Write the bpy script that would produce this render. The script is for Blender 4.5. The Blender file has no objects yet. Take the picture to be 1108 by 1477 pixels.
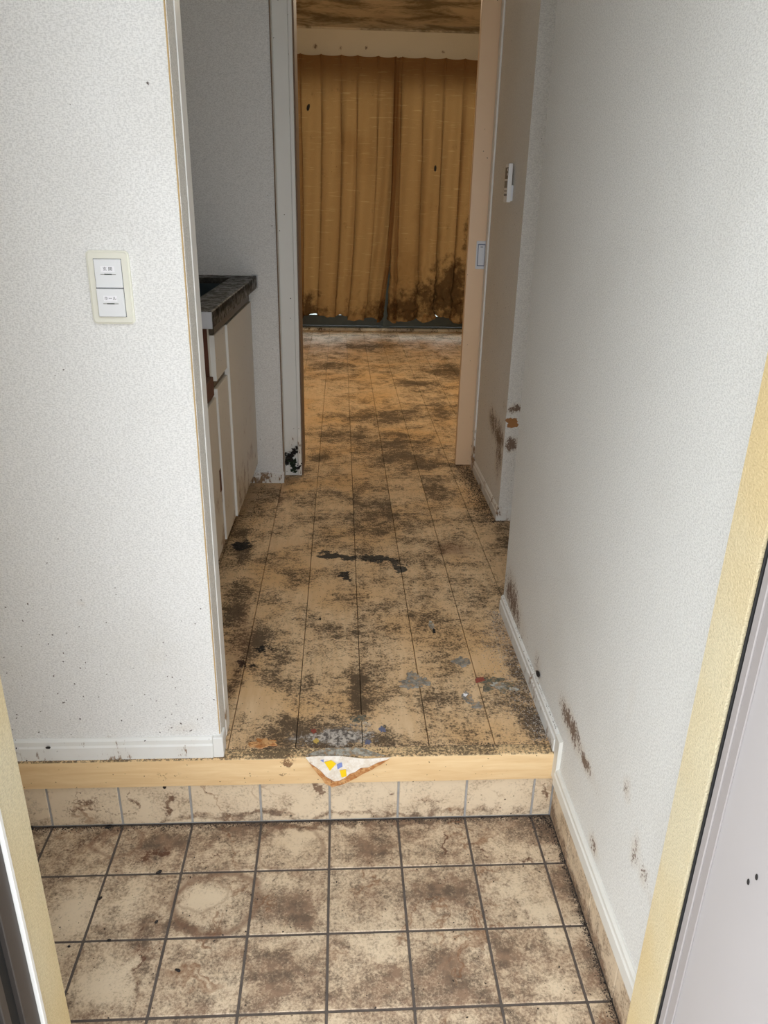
import bpy, bmesh, math, random
from mathutils import Vector, Matrix, noise as mnoise
random.seed(7)
scene = bpy.context.scene
C = scene.collection

# ------------------------------------------------------------------ camera
F_PX = 1107.0
CX, CY = 554.0, 738.5
CAM = Vector((0.0, 0.0, 1.125))
_Y = Vector((492 - CX, -(278 - CY), -F_PX)).normalized()
_Z = -Vector((496 - CX, -(3411 - CY), -F_PX))
_Z = (_Z - _Y * _Z.dot(_Y)).normalized()
_X = _Y.cross(_Z)
ROT = Matrix((_X, _Y, _Z))                       # camera axes -> world axes
cd = bpy.data.cameras.new('camera')
cd.sensor_fit = 'HORIZONTAL'; cd.sensor_width = 36.0; cd.lens = 36.0 * F_PX / 1108.0
cd.clip_start = 0.02
cam = bpy.data.objects.new('camera', cd); C.objects.link(cam)
cam.matrix_world = Matrix.Translation(CAM) @ ROT.to_4x4()
scene.camera = cam

# ------------------------------------------------------------------ sky and exposure
SKY = 1.0
ADDED_LAMP = 9.5                     # glow of the unseen ceiling lamp added in the far room
w = bpy.data.worlds.new('overcast_sky'); scene.world = w; w.use_nodes = True
bg = w.node_tree.nodes['Background']
bg.inputs[1].default_value = SKY
_wn, _wl = w.node_tree.nodes, w.node_tree.links      # CIE overcast sky: zenith three times the horizon
_tc = _wn.new('ShaderNodeTexCoord'); _sx = _wn.new('ShaderNodeSeparateXYZ'); _mr = _wn.new('ShaderNodeMapRange'); _cb = _wn.new('ShaderNodeMix'); _cb.data_type = 'RGBA'
_wl.new(_tc.outputs['Generated'], _sx.inputs[0]); _wl.new(_sx.outputs[2], _mr.inputs[0])
_cb.inputs[6].default_value = (0.86, 0.89, 0.93, 1); _cb.inputs[7].default_value = (1.18, 1.22, 1.27, 1)
_wl.new(_mr.outputs[0], _cb.inputs[0]); _wl.new(_cb.outputs[2], bg.inputs[0])
scene.view_settings.view_transform = 'Standard'
scene.view_settings.look = 'None'
scene.view_settings.gamma = 1.0
scene.view_settings.use_curve_mapping = False
scene.view_settings.exposure = 1.98
scene.cycles.max_bounces = 10
scene.cycles.diffuse_bounces = 7
scene.cycles.transparent_max_bounces = 16
scene.cycles.sample_clamp_indirect = 6.0

def portal(name, loc, rot, sx, sy):
    l = bpy.data.lights.new(name, 'AREA'); l.shape = 'RECTANGLE'; l.size = sx; l.size_y = sy
    l.cycles.is_portal = True
    o = bpy.data.objects.new(name, l); C.objects.link(o); o.location = loc; o.rotation_euler = rot
    o['kind'] = 'helper'
portal('daylight_portal_entry', (0.02, 0.62, 0.85), (math.radians(90), 0, 0), 0.86, 2.1)
portal('daylight_portal_window', (0.40, 7.02, 1.0), (math.radians(-90), 0, 0), 1.74, 2.0)

def at(px, py, x=None, y=None, z=None):
    """point where the sight line of a photo pixel meets a plane x=, y= or z="""
    d = ROT @ Vector((px - CX, -(py - CY), -F_PX))
    if x is not None: t = (x - CAM.x) / d.x
    elif y is not None: t = (y - CAM.y) / d.y
    else: t = (z - CAM.z) / d.z
    return CAM + d * t

# ------------------------------------------------------------------ colour and node helpers
def lin(c):
    return tuple(((v / 255) / 12.92 if v / 255 <= 0.04045 else ((v / 255 + 0.055) / 1.055) ** 2.4) for v in c) + (1,)

class NT:
    def __init__(s, name):
        s.m = bpy.data.materials.new(name); s.m.use_nodes = True
        s.t = s.m.node_tree; s.t.nodes.clear()
        s.out = s.n('ShaderNodeOutputMaterial')
    def n(s, kind, **kw):
        nd = s.t.nodes.new(kind)
        for k, v in kw.items(): setattr(nd, k, v)
        return nd
    def put(s, sock, v):
        if hasattr(v, 'is_linked') and hasattr(v, 'links'): s.t.links.new(v, sock)
        elif v is not None: sock.default_value = v
    def pos(s):
        if not hasattr(s, '_pos'): s._pos = s.n('ShaderNodeNewGeometry').outputs['Position']
        return s._pos
    def math(s, op, a, b=None, clamp=False):
        nd = s.n('ShaderNodeMath', operation=op, use_clamp=clamp)
        s.put(nd.inputs[0], a)
        if b is not None: s.put(nd.inputs[1], b)
        return nd.outputs[0]
    def vmul(s, v, k):
        nd = s.n('ShaderNodeVectorMath', operation='MULTIPLY'); s.put(nd.inputs[0], v); nd.inputs[1].default_value = k
        return nd.outputs[0]
    def vadd(s, v, k):
        nd = s.n('ShaderNodeVectorMath', operation='ADD'); s.put(nd.inputs[0], v); s.put(nd.inputs[1], k)
        return nd.outputs[0]
    def noise(s, scale, detail=4, rough=0.55, vec=None, dist=0.0, col=False):
        nd = s.n('ShaderNodeTexNoise'); s.put(nd.inputs['Vector'], vec if vec is not None else s.pos())
        nd.inputs['Scale'].default_value = scale; nd.inputs['Detail'].default_value = detail
        nd.inputs['Roughness'].default_value = rough; nd.inputs['Distortion'].default_value = dist
        return nd.outputs['Color' if col else 'Fac']
    def smooth(s, v, lo, hi, a=0.0, b=1.0):
        nd = s.n('ShaderNodeMapRange', interpolation_type='SMOOTHSTEP')
        s.put(nd.inputs[0], v); s.put(nd.inputs[1], lo); s.put(nd.inputs[2], hi)
        nd.inputs[3].default_value = a; nd.inputs[4].default_value = b
        return nd.outputs[0]
    def mix(s, f, a, b):
        nd = s.n('ShaderNodeMix', data_type='RGBA'); s.put(nd.inputs[0], f); s.put(nd.inputs[6], a); s.put(nd.inputs[7], b)
        return nd.outputs[2]
    def mul(s, f, a, b):
        nd = s.n('ShaderNodeMix', data_type='RGBA', blend_type='MULTIPLY'); s.put(nd.inputs[0], f); s.put(nd.inputs[6], a); s.put(nd.inputs[7], b)
        return nd.outputs[2]
    def warp(s, amount, scale=14):
        c = s.n('ShaderNodeVectorMath', operation='SUBTRACT'); s.put(c.inputs[0], s.noise(scale, 3, 0.6, col=True)); c.inputs[1].default_value = (0.5, 0.5, 0.5)
        k = s.n('ShaderNodeVectorMath', operation='SCALE'); s.put(k.inputs[0], c.outputs[0]); k.inputs['Scale'].default_value = amount
        return s.vadd(s.pos(), k.outputs[0])
    def blobs(s, vec, lst):
        """sum of soft ellipses: (centre, (rx, ry, rz), rotation, weight)"""
        acc = None
        for cen, rad, rot, wt in lst:
            if acc is None: src = vec
            else:                                # evaluated one after the other, which keeps the shader small
                ch = s.n('ShaderNodeVectorMath', operation='MULTIPLY_ADD'); s.put(ch.inputs[0], acc); ch.inputs[1].default_value = (1e-6, 1e-6, 1e-6); s.put(ch.inputs[2], vec)
                src = ch.outputs[0]
            mp = s.n('ShaderNodeMapping', vector_type='TEXTURE'); s.put(mp.inputs[0], src)
            mp.inputs[1].default_value = cen; mp.inputs[2].default_value = rot; mp.inputs[3].default_value = rad
            ln = s.n('ShaderNodeVectorMath', operation='LENGTH'); s.put(ln.inputs[0], mp.outputs[0])
            v = s.smooth(ln.outputs['Value'], 1.25, 0.0, 0.0, wt)
            acc = v if acc is None else s.math('ADD', acc, v)
        return acc
    def specks(s, scale, prob, size=0.12, vec=None):
        vo = s.n('ShaderNodeTexVoronoi'); s.put(vo.inputs['Vector'], vec if vec is not None else s.warp(0.012, 60)); vo.inputs['Scale'].default_value = scale
        near = s.smooth(vo.outputs['Distance'], size, size * 0.5)
        sp = s.n('ShaderNodeSeparateColor'); s.put(sp.inputs[0], vo.outputs['Color'])
        on = s.math('LESS_THAN', sp.outputs[0], prob)
        return s.math('MULTIPLY', near, on)
    def bump(s, h, strength, dist=0.001, nrm=None):
        nd = s.n('ShaderNodeBump'); nd.inputs['Strength'].default_value = strength; nd.inputs['Distance'].default_value = dist
        s.put(nd.inputs['Height'], h)
        if nrm is not None: s.put(nd.inputs['Normal'], nrm)
        return nd.outputs[0]
    def sep(s):
        if not hasattr(s, '_sep'):
            s._sep = s.n('ShaderNodeSeparateXYZ'); s.put(s._sep.inputs[0], s.pos())
        return s._sep.outputs
    def finish(s, col, rough=0.6, nrm=None, metal=0.0, spec=None):
        p = s.n('ShaderNodeBsdfPrincipled')
        s.put(p.inputs['Base Color'], col); s.put(p.inputs['Roughness'], rough); s.put(p.inputs['Metallic'], metal)
        if spec is not None: s.put(p.inputs['Specular IOR Level'], spec)
        if nrm is not None: s.put(p.inputs['Normal'], nrm)
        s.t.links.new(p.outputs[0], s.out.inputs[0])
        return s.m

def plain(name, rgb, rough=0.5, metal=0.0, var=0.08, scale=20, spec=None):
    t = NT(name); c = lin(rgb); d = tuple(v * (1 - var) for v in c[:3]) + (1,)
    return t.finish(t.mix(t.noise(scale, 5), d, c), rough, None, metal, spec)

def pb(px, py, rx, ry, wt=1.0, rot=0.0, z=0.0):
    """stain on a floor, given where the photo shows it, stored as a world-space ellipse"""
    c = at(px, py, z=z)
    a = (at(px + rx, py, z=z) - at(px - rx, py, z=z)).length / 2
    b = (at(px, py + ry, z=z) - at(px, py - ry, z=z)).length / 2
    return (c, (a, b, 0.3), (0, 0, math.radians(rot)), wt)
def wb(px, py, rx, ry, wt=1.0, x=None, y=None, rot=0.0):
    """the same on a wall x= or y="""
    c = at(px, py, x=x, y=y)
    b = (at(px, py + ry, x=x, y=y) - at(px, py - ry, x=x, y=y)).length / 2
    a = (at(px + rx, py, x=x, y=y) - at(px - rx, py, x=x, y=y)).length / 2
    r = math.radians(rot)
    return (c, (0.2, a, b) if x is not None else (a, 0.2, b), (r, 0, 0) if x is not None else (0, r, 0), wt * 1.08)

# ------------------------------------------------------------------ materials
DARK = [pb(340, 880, 22, 38, .3), pb(372, 930, 34, 36, .28), pb(350, 800, 18, 22, .35), pb(372, 722, 40, 12, .4), pb(345, 770, 20, 12, .3),
        pb(515, 985, 18, 26, .34), pb(522, 1012, 30, 24, .3), pb(455, 1066, 80, 22, .5), pb(430, 1040, 30, 16, .3), pb(520, 1060, 60, 20, .3),
        pb(560, 740, 75, 40, .2), pb(600, 702, 70, 28, .2), pb(480, 722, 60, 26, .15),
        pb(700, 715, 30, 34, .34), pb(745, 790, 24, 44, .25), pb(778, 1045, 30, 50, .3), pb(742, 965, 16, 40, .3), pb(705, 935, 24, 26, .2), pb(640, 1012, 44, 20, .16),
        pb(600, 895, 50, 34, .14), pb(540, 1083, 240, 6, .42), pb(400, 960, 20, 36, .2), pb(335, 990, 14, 36, .25)]
CLEAN = [pb(372, 1010, 40, 34, .36), pb(420, 780, 34, 22, .16), pb(690, 955, 44, 26, .2), pb(585, 1040, 46, 18, .12), pb(700, 1040, 34, 18, .16), pb(450, 860, 40, 30, .06)]
DARK_ROOM = [pb(650, 535, 44, 12, .3), pb(600, 555, 40, 9, .24), pb(550, 600, 70, 12, .3), pb(640, 590, 44, 16, .2), pb(480, 528, 34, 7, .26), pb(530, 500, 50, 6, .3), pb(560, 640, 80, 20, .26), pb(600, 665, 80, 16, .26), pb(500, 625, 44, 14, .16), pb(455, 661, 18, 6, .34)]
CLEAN_ROOM = [pb(455, 570, 50, 40, .12), pb(560, 565, 34, 14, .12)]
def mat_floor(name, dark, clean, hall):
    t = NT(name)
    P = t.pos()
    wv = t.warp(0.085 if hall else 0.16, 13 if hall else 7)
    g = t.noise(9, 4, 0.6, t.vmul(P, (7, 1.0, 1)))
    base = t.mix(t.smooth(g, 0.3, 0.75), lin((210, 177, 136)), lin((224, 195, 156)))
    base = t.mix(t.smooth(t.noise(3.1, 2), 0.42, 0.66), base, lin((212, 173, 124)))
    D = t.math('ADD', t.blobs(wv, dark), 0.39)
    D = t.math('SUBTRACT', D, t.blobs(wv, clean))
    big = t.noise(8.5, 5, 0.66, wv)
    D = t.math('ADD', D, t.math('MULTIPLY', t.math('SUBTRACT', big, 0.5), 1.15))
    fine = t.math('ADD', t.math('MULTIPLY', t.noise(170, 4, 0.75), 0.6), t.math('MULTIPLY', t.noise(42, 4, 0.68, t.vmul(P, (1, 1.5, 1))), 0.4))
    fine = t.math('ADD', t.math('MULTIPLY', t.math('SUBTRACT', fine, 0.5), 2.4), 0.5)
    cov = t.smooth(t.math('SUBTRACT', D, fine), -0.20, 0.16)
    film = t.smooth(D, 0.2, 0.9)
    col = t.mix(t.math('MULTIPLY', film, 0.5), base, lin((140, 112, 78)))
    col = t.mix(t.math('MULTIPLY', cov, 0.88), col, t.mix(t.noise(60, 2), lin((44, 37, 31)), lin((88, 73, 58))))
    if hall:  # black greasy streaks, rusty puddle marks and grey flattened residue
        bl = t.blobs(t.warp(0.10, 26), [pb(487, 802, 40, 7, 1, -8), pb(548, 806, 34, 7, 1, 4), pb(575, 819, 12, 13, 1), pb(497, 832, 9, 12, 1, 25), pb(348, 786, 22, 10, .8), pb(382, 938, 18, 11, .6), pb(352, 955, 18, 13, .6), pb(382, 718, 30, 7, .6)])
        col = t.mix(t.smooth(t.math('SUBTRACT', t.math('MULTIPLY', bl, 1.5), t.math('ADD', t.math('MULTIPLY', fine, 0.7), 0.1)), -0.1, 0.3), col, lin((20, 17, 17)))
        ru = t.blobs(wv, [pb(655, 792, 36, 14, .8), pb(395, 720, 30, 10, .5), pb(735, 925, 30, 40, .35), pb(345, 930, 24, 80, .45)])
        col = t.mix(t.math('MULTIPLY', ru, 0.75), col, lin((104, 64, 38)))
        gy = t.blobs(t.warp(0.07, 22), [pb(455, 1066, 70, 20, .62), pb(510, 1060, 60, 20, .6), pb(520, 1038, 40, 14, .5), pb(700, 925, 14, 24, .4)])
        col = t.mix(t.smooth(t.math('SUBTRACT', gy, fine), -0.12, 0.25), col, t.mix(t.smooth(t.noise(75, 3, 0.7), 0.42, 0.6), lin((196, 188, 178)), lin((96, 90, 86))))
    r = t.smooth(cov, 0, 1, 0.42, 0.75)
    return t.finish(col, r, t.bump(cov, 0.3, 0.001), spec=0.25)

def mat_tile(name, level, blobs_dark, blobs_clean, blobs_brown, rings=()):
    t = NT(name); P = t.pos(); wv = t.warp(0.13, 12)
    base = t.mix(t.noise(7, 5, 0.6), lin((204, 184, 155)), lin((226, 210, 184)))
    D = t.math('ADD', t.math('MULTIPLY', t.math('SUBTRACT', t.noise(9, 5, 0.68, wv), 0.5), 1.25), level)
    if blobs_dark: D = t.math('ADD', D, t.blobs(wv, blobs_dark))
    if blobs_clean: D = t.math('SUBTRACT', D, t.blobs(wv, blobs_clean))
    fine = t.math('ADD', t.math('MULTIPLY', t.noise(190, 4, 0.75), 0.6), t.math('MULTIPLY', t.noise(48, 4, 0.68), 0.4))
    fine = t.math('ADD', t.math('MULTIPLY', t.math('SUBTRACT', fine, 0.5), 2.4), 0.5)
    cov = t.smooth(t.math('SUBTRACT', D, fine), -0.34, 0.34)
    col = t.mix(t.math('MULTIPLY', t.smooth(D, 0.1, 0.8), 0.55), base, lin((176, 146, 114)))
    dk = t.mix(t.smooth(t.noise(26, 5, 0.7), 0.35, 0.65), lin((62, 47, 39)), lin((124, 97, 78)))
    col = t.mix(t.math('MULTIPLY', cov, 0.85), col, dk)
    # dried drip rings and rusty runs
    wr = t.noise(5.5, 3, 0.5, wv, dist=1.2)
    ring = t.smooth(t.math('ABSOLUTE', t.math('SUBTRACT', wr, 0.53)), 0.02, 0.0)
    gate = t.smooth(t.noise(6, 2), 0.48, 0.62)
    col = t.mix(t.math('MULTIPLY', t.math('MULTIPLY', ring, gate), 0.6), col, lin((120, 78, 46)))
    for cen, rad, wd_, k_ in rings:            # dried rims of puddles
        mp = t.n('ShaderNodeMapping', vector_type='TEXTURE'); t.put(mp.inputs[0], t.warp(0.05, 15)); mp.inputs[1].default_value = cen; mp.inputs[3].default_value = rad
        ln = t.n('ShaderNodeVectorMath', operation='LENGTH'); t.put(ln.inputs[0], mp.outputs[0])
        rm = t.smooth(t.math('ABSOLUTE', t.math('SUBTRACT', ln.outputs['Value'], 1.0)), wd_, 0.0)
        col = t.mix(t.math('MULTIPLY', t.math('MULTIPLY', rm, t.smooth(fine, 0.1, 0.7, 0.35, 1.0)), k_), col, lin((116, 84, 64)))
    if blobs_brown:
        b = t.blobs(wv, blobs_brown)
        col = t.mix(t.math('MULTIPLY', t.smooth(t.math('SUBTRACT', b, t.math('MULTIPLY', fine, 0.9)), -0.1, 0.25), 0.8), col, lin((88, 54, 36)))
    col = t.mix(t.specks(70, 0.16, 0.16), col, lin((40, 30, 24)))
    return t.finish(col, t.smooth(cov, 0, 1, 0.35, 0.7), t.bump(t.math('ADD', t.noise(16, 4), t.math('MULTIPLY', cov, 0.2)), 0.35, 0.002), spec=0.4)

GZ = -0.19
def gp(px, py, rx, ry, wt=1.0, rot=0.0): return pb(px, py, rx, ry, wt, rot, GZ)
def mat_entry_tile():
    dark = [gp(532, 1216, 44, 30, .35), gp(430, 1312, 50, 30, .42), gp(545, 1300, 50, 40, .22), gp(636, 1290, 54, 34, .3), gp(560, 1405, 50, 40, .26), gp(655, 1400, 54, 44, .36), gp(410, 1400, 50, 40, .24),
            gp(785, 1200, 46, 22, .4), gp(815, 1275, 22, 40, .28), gp(850, 1380, 22, 44, .36), gp(720, 1378, 26, 36, .36), gp(215, 1232, 26, 18, .4), gp(240, 1215, 50, 14, .3), gp(150, 1210, 40, 16, .25),
            gp(215, 1340, 16, 22, .4), gp(290, 1336, 62, 10, .42), gp(205, 1400, 12, 50, .38), gp(470, 1186, 320, 7, .4), gp(330, 1205, 60, 24, .2), gp(470, 1440, 300, 30, .08), gp(260, 1410, 46, 40, .12)]
    clean = [gp(110, 1310, 60, 50, .3), gp(140, 1420, 60, 40, .28), gp(300, 1295, 54, 30, .3), gp(420, 1212, 44, 24, .26), gp(622, 1208, 30, 20, .24), gp(780, 1320, 40, 30, .2), gp(795, 1420, 40, 36, .2), gp(390, 1270, 40, 14, .2), gp(185, 1300, 22, 40, .2)]
    brown = [gp(215, 1235, 34, 10, .8, 30), gp(640, 1215, 5, 34, .7, -20), gp(700, 1228, 5, 34, .6, 20), gp(205, 1380, 5, 70, .7), gp(700, 1260, 30, 10, .4), gp(120, 1215, 40, 12, .4), gp(300, 1245, 60, 6, .5, 10), gp(745, 1240, 26, 10, .5)]
    return mat_tile('entry_floor_tile', 0.47, dark, clean, brown, [gp(312, 1300, 62, 42, 0)[:2] + (.2, .7), gp(420, 1222, 50, 32, 0)[:2] + (.12, .5), gp(170, 1215, 36, 20, 0)[:2] + (.2, .6), gp(290, 1290, 34, 20, 0)[:2] + (.15, .4)])
def mat_riser_tile():
    y = 1.34
    brown = [wb(120, 1160, 30, 16, .6, y=y), wb(185, 1155, 10, 22, .6, y=y), wb(235, 1165, 9, 22, .7, y=y), wb(300, 1160, 30, 6, .4, y=y), wb(465, 1140, 14, 8, .8, y=y), wb(560, 1140, 16, 6, .5, y=y), wb(620, 1150, 40, 5, .4, y=y), wb(700, 1145, 26, 6, .4, y=y), wb(787, 1150, 8, 22, .7, y=y), wb(150, 1175, 90, 5, .5, y=y)]
    return mat_tile('step_riser_tile', 0.22, [wb(430, 1178, 420, 7, .4, y=y)], None, brown)
def mat_skirt_tile():
    return mat_tile('wall_skirting_tile', 0.30, [((0.48, 1.1, -0.19), (0.3, 0.7, 0.035), (0, 0, 0), .5)], None, None)

def mat_wallpaper(name, rgb, bumpk=0.5, stains=None, speck=0.10, speck_z=0.35, yellow=None, tint=None, torn=None, low=0.35):
    t = NT(name); P = t.pos()
    weave = t.noise(1.0, 2, 0.5, t.vmul(P, (220, 220, 540)))
    weave2 = t.noise(1.0, 2, 0.5, t.vmul(P, (560, 560, 240)))
    h = t.math('ADD', weave, t.math('MULTIPLY', weave2, 0.6))
    c = lin(rgb); d = tuple(v * 0.80 for v in c[:3]) + (1,)
    col = t.mix(t.smooth(h, 0.6, 0.95), d, c)
    col = t.mix(t.math('MULTIPLY', t.smooth(t.noise(2.2, 4), 0.45, 0.75), 0.14), col, lin((176, 170, 156)))
    wv = t.warp(0.03, 24)
    fine = t.math('ADD', t.math('MULTIPLY', t.noise(210, 3, 0.75), 0.55), t.math('MULTIPLY', t.noise(60, 4, 0.65, t.vmul(P, (1, 1, 0.4))), 0.45))
    fine = t.math('ADD', t.math('MULTIPLY', t.math('SUBTRACT', fine, 0.5), 2.6), 0.5)
    z = t.sep()[2]
    lowmask = t.math('MULTIPLY', t.smooth(z, low, 0.0), t.smooth(t.noise(5, 3), 0.5, 0.75))
    D = t.math('MULTIPLY', lowmask, 0.36)
    if stains: D = t.math('ADD', D, t.blobs(wv, stains))
    col = t.mix(t.math('MULTIPLY', t.smooth(D, 0.05, 0.8), 0.5), col, lin((196, 176, 148)))
    col = t.mix(t.math('MULTIPLY', t.smooth(t.math('SUBTRACT', D, fine), -0.06, 0.16), 0.85), col, lin((96, 68, 50)))
    if yellow: col = t.mix(yellow(t), col, lin((204, 174, 112)))
    pr = t.math('ADD', t.smooth(z, speck_z + 0.45, 0.05, 0.0, speck), 0.012)
    col = t.mix(t.math('MULTIPLY', t.specks(75, pr, 0.15), 0.9), col, lin((58, 42, 32)))
    if torn:
        col = t.mix(t.smooth(t.blobs(t.warp(0.05, 34), torn), 0.35, 0.42), col, t.mix(t.noise(30, 3), lin((150, 104, 62)), lin((176, 128, 82))))
    return t.finish(col, 0.72, t.bump(h, bumpk, 0.0012), spec=0.25)

def mat_wood(name, a, b, axis=(1, 9, 9), rough=0.45, dirt=None):
    t = NT(name); v = t.vmul(t.pos(), axis)
    g = t.noise(6, 6, 0.62, v, dist=0.6)
    rings = t.n('ShaderNodeTexWave'); rings.bands_direction = 'Z'; t.put(rings.inputs['Vector'], t.vmul(t.warp(0.25, 1.6), (0.35, 1, 1))); rings.inputs['Scale'].default_value = 14; rings.inputs['Distortion'].default_value = 3.5
    col = t.mix(t.smooth(g, 0.3, 0.7), lin(a), lin(b))
    col = t.mix(t.math('MULTIPLY', rings.outputs['Fac'], 0.14), col, lin((206, 164, 110)))
    if dirt:
        fine = t.math('ADD', t.math('MULTIPLY', t.math('SUBTRACT', t.noise(120, 5, 0.72), 0.5), 2.2), 0.5)
        D = t.math('ADD', t.blobs(t.warp(0.02, 40), dirt), t.math('MULTIPLY', t.math('SUBTRACT', t.noise(14, 3), 0.55), 0.8))
        col = t.mix(t.math('MULTIPLY', t.smooth(t.math('SUBTRACT', D, fine), -0.12, 0.12), 0.85), col, lin((104, 66, 38)))
    if dirt:                                   # trodden dirt on the flat top of the step
        up = t.smooth(t.sep()[2], -0.004, -0.001)
        sp = t.math('ADD', t.math('MULTIPLY', t.math('SUBTRACT', t.noise(150, 4, 0.75), 0.5), 2.4), 0.5)
        bg_ = t.math('ADD', t.math('MULTIPLY', t.math('SUBTRACT', t.noise(9, 3), 0.5), 1.6), 0.52)
        col = t.mix(t.math('MULTIPLY', t.math('MULTIPLY', up, t.smooth(t.math('SUBTRACT', bg_, sp), -0.2, 0.2)), 0.85), col, lin((66, 54, 42)))
    col = t.mix(t.specks(75, 0.30, 0.13), col, lin((62, 42, 28)))
    return t.finish(col, rough, t.bump(g, 0.12, 0.001), spec=0.35)

def mat_paint(name, rgb, rough=0.4, speck=0.1, grime=0.3, low=0.5, gcol=(120, 92, 66), scale=60):
    t = NT(name); z = t.sep()[2]
    col = t.mix(t.noise(6, 4), tuple(v * 0.93 for v in lin(rgb)[:3]) + (1,), lin(rgb))
    gm = t.math('MULTIPLY', t.smooth(z, low, 0.0), t.math('ADD', 0.25, t.smooth(t.noise(9, 4), 0.42, 0.7)))
    fine = t.math('ADD', t.math('MULTIPLY', t.math('SUBTRACT', t.noise(90, 5, 0.7, t.vmul(t.pos(), (1, 1, 0.35))), 0.5), 2.2), 0.58)
    col = t.mix(t.smooth(t.math('SUBTRACT', t.math('MULTIPLY', gm, grime + 0.3), fine), -0.12, 0.15), col, lin(gcol))
    col = t.mix(t.math('MULTIPLY', t.math('MULTIPLY', gm, grime), 0.6), col, lin((186, 160, 124)))
    pr = t.math('ADD', t.smooth(z, low + 0.5, 0.0, 0.0, speck), speck * 0.18)
    col = t.mix(t.specks(scale, pr, 0.13), col, lin((46, 36, 28)))
    return t.finish(col, rough, spec=0.4)

def mat_steel_dirty():
    t = NT('dirty_stainless_steel')
    n = t.noise(34, 6, 0.75)
    m = t.smooth(n, 0.36, 0.6)
    col = t.mix(m, lin((96, 94, 86)), lin((38, 33, 27)))
    p = t.n('ShaderNodeBsdfPrincipled'); t.put(p.inputs['Base Color'], col)
    t.put(p.inputs['Metallic'], t.smooth(n, 0.44, 0.6, 0.75, 0.0)); t.put(p.inputs['Roughness'], t.smooth(n, 0.4, 0.6, 0.3, 0.75))
    t.t.links.new(p.outputs[0], t.out.inputs[0]); return t.m

def mat_curtain():
    t = NT('stained_ochre_curtain'); P = t.pos()
    v = t.vmul(P, (7, 7, 120))
    slub = t.smooth(t.noise(1.0, 2, 0.5, v), 0.62, 0.72)
    weave = t.noise(1, 2, 0.5, t.vmul(P, (300, 300, 420)))
    col = t.mix(weave, lin((134, 98, 62)), lin((158, 121, 80)))
    col = t.mix(t.math('MULTIPLY', slub, 0.35), col, lin((190, 158, 112)))
    z = t.sep()[2]; wv = t.warp(0.10, 9)
    st = t.blobs(wv, [((0.92, 6.8, 0.38), (0.24, 1, 0.32), (0, 0, 0), 1.0), ((0.62, 6.8, 0.3), (0.24, 1, 0.24), (0, 0, 0), .55), ((1.05, 6.8, 0.75), (0.12, 1, 0.4), (0, 0, 0), .45),
                      ((-0.28, 6.8, 0.2), (0.14, 1, 0.22), (0, 0, 0), .55), ((0.3, 6.8, 0.2), (0.16, 1, 0.16), (0, 0, 0), .45), ((0.45, 6.8, 0.2), (0.2, 1, 0.12), (0, 0, 0), .4)])
    D = t.math('ADD', st, t.smooth(z, 0.55, 0.1, 0.0, 0.28))
    big = t.math('ADD', t.math('MULTIPLY', t.math('SUBTRACT', t.noise(11, 6, 0.7), 0.5), 2.4), 0.5)
    m = t.smooth(t.math('SUBTRACT', D, big), -0.25, 0.4)
    col = t.mix(t.math('MULTIPLY', m, 0.85), col, lin((62, 40, 22)))
    col = t.mix(t.math('MULTIPLY', t.smooth(t.noise(2.4, 4), 0.5, 0.72), 0.35), col, lin((118, 78, 40)))
    col = t.mix(t.specks(26, 0.10, 0.09), col, lin((84, 50, 28)))
    bp = t.bump(t.math('ADD', weave, slub), 0.25, 0.001)
    d = t.n('ShaderNodeBsdfDiffuse'); t.put(d.inputs[0], col); t.put(d.inputs['Normal'], bp)
    tr = t.n('ShaderNodeBsdfTranslucent'); t.put(tr.inputs[0], t.mul(1.0, col, (1.0, 0.90, 0.74, 1)))
    mx = t.n('ShaderNodeMixShader'); mx.inputs[0].default_value = 0.42
    t.t.links.new(d.outputs[0], mx.inputs[1]); t.t.links.new(tr.outputs[0], mx.inputs[2]); t.t.links.new(mx.outputs[0], t.out.inputs[0])
    return t.m

def mat_glass(name, tint=(0.86, 0.93, 0.92, 1)):
    t = NT(name)
    tr = t.n('ShaderNodeBsdfTransparent'); tr.inputs[0].default_value = tint
    gl = t.n('ShaderNodeBsdfGlossy'); gl.inputs['Roughness'].default_value = 0.05
    fr = t.n('ShaderNodeFresnel'); fr.inputs[0].default_value = 1.45
    mx = t.n('ShaderNodeMixShader'); t.put(mx.inputs[0], fr.outputs[0])
    t.t.links.new(tr.outputs[0], mx.inputs[1]); t.t.links.new(gl.outputs[0], mx.inputs[2]); t.t.links.new(mx.outputs[0], t.out.inputs[0])
    return t.m

def mat_ceiling_mould():
    t = NT('mouldy_ceiling')
    v = t.vmul(t.pos(), (0.8, 1.0, 1))
    n = t.noise(3.4, 6, 0.66, v, dist=0.5)
    f = t.noise(40, 5, 0.7, t.vmul(t.pos(), (0.6, 1.6, 1)))
    col = t.mix(t.smooth(t.math('ADD', n, t.math('MULTIPLY', t.math('SUBTRACT', f, 0.5), 0.35)), 0.38, 0.64), lin((206, 192, 168)), lin((124, 112, 88)))
    return t.finish(col, 0.8, spec=0.2)

def mat_scrap(name, a, b, c, k=0.5):
    t = NT(name); col = t.mix(t.smooth(t.noise(70, 5, 0.7), 0.4, 0.6), lin(a), lin(b))
    return t.finish(t.mix(t.smooth(t.noise(110, 4, 0.7), k, k + .14), col, lin(c)), 0.5)
def mat_crumbs(name, a, b):
    t = NT(name); return t.finish(t.mix(t.smooth(t.noise(160, 2), 0.42, 0.58), lin(a), lin(b)), 0.8)

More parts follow.
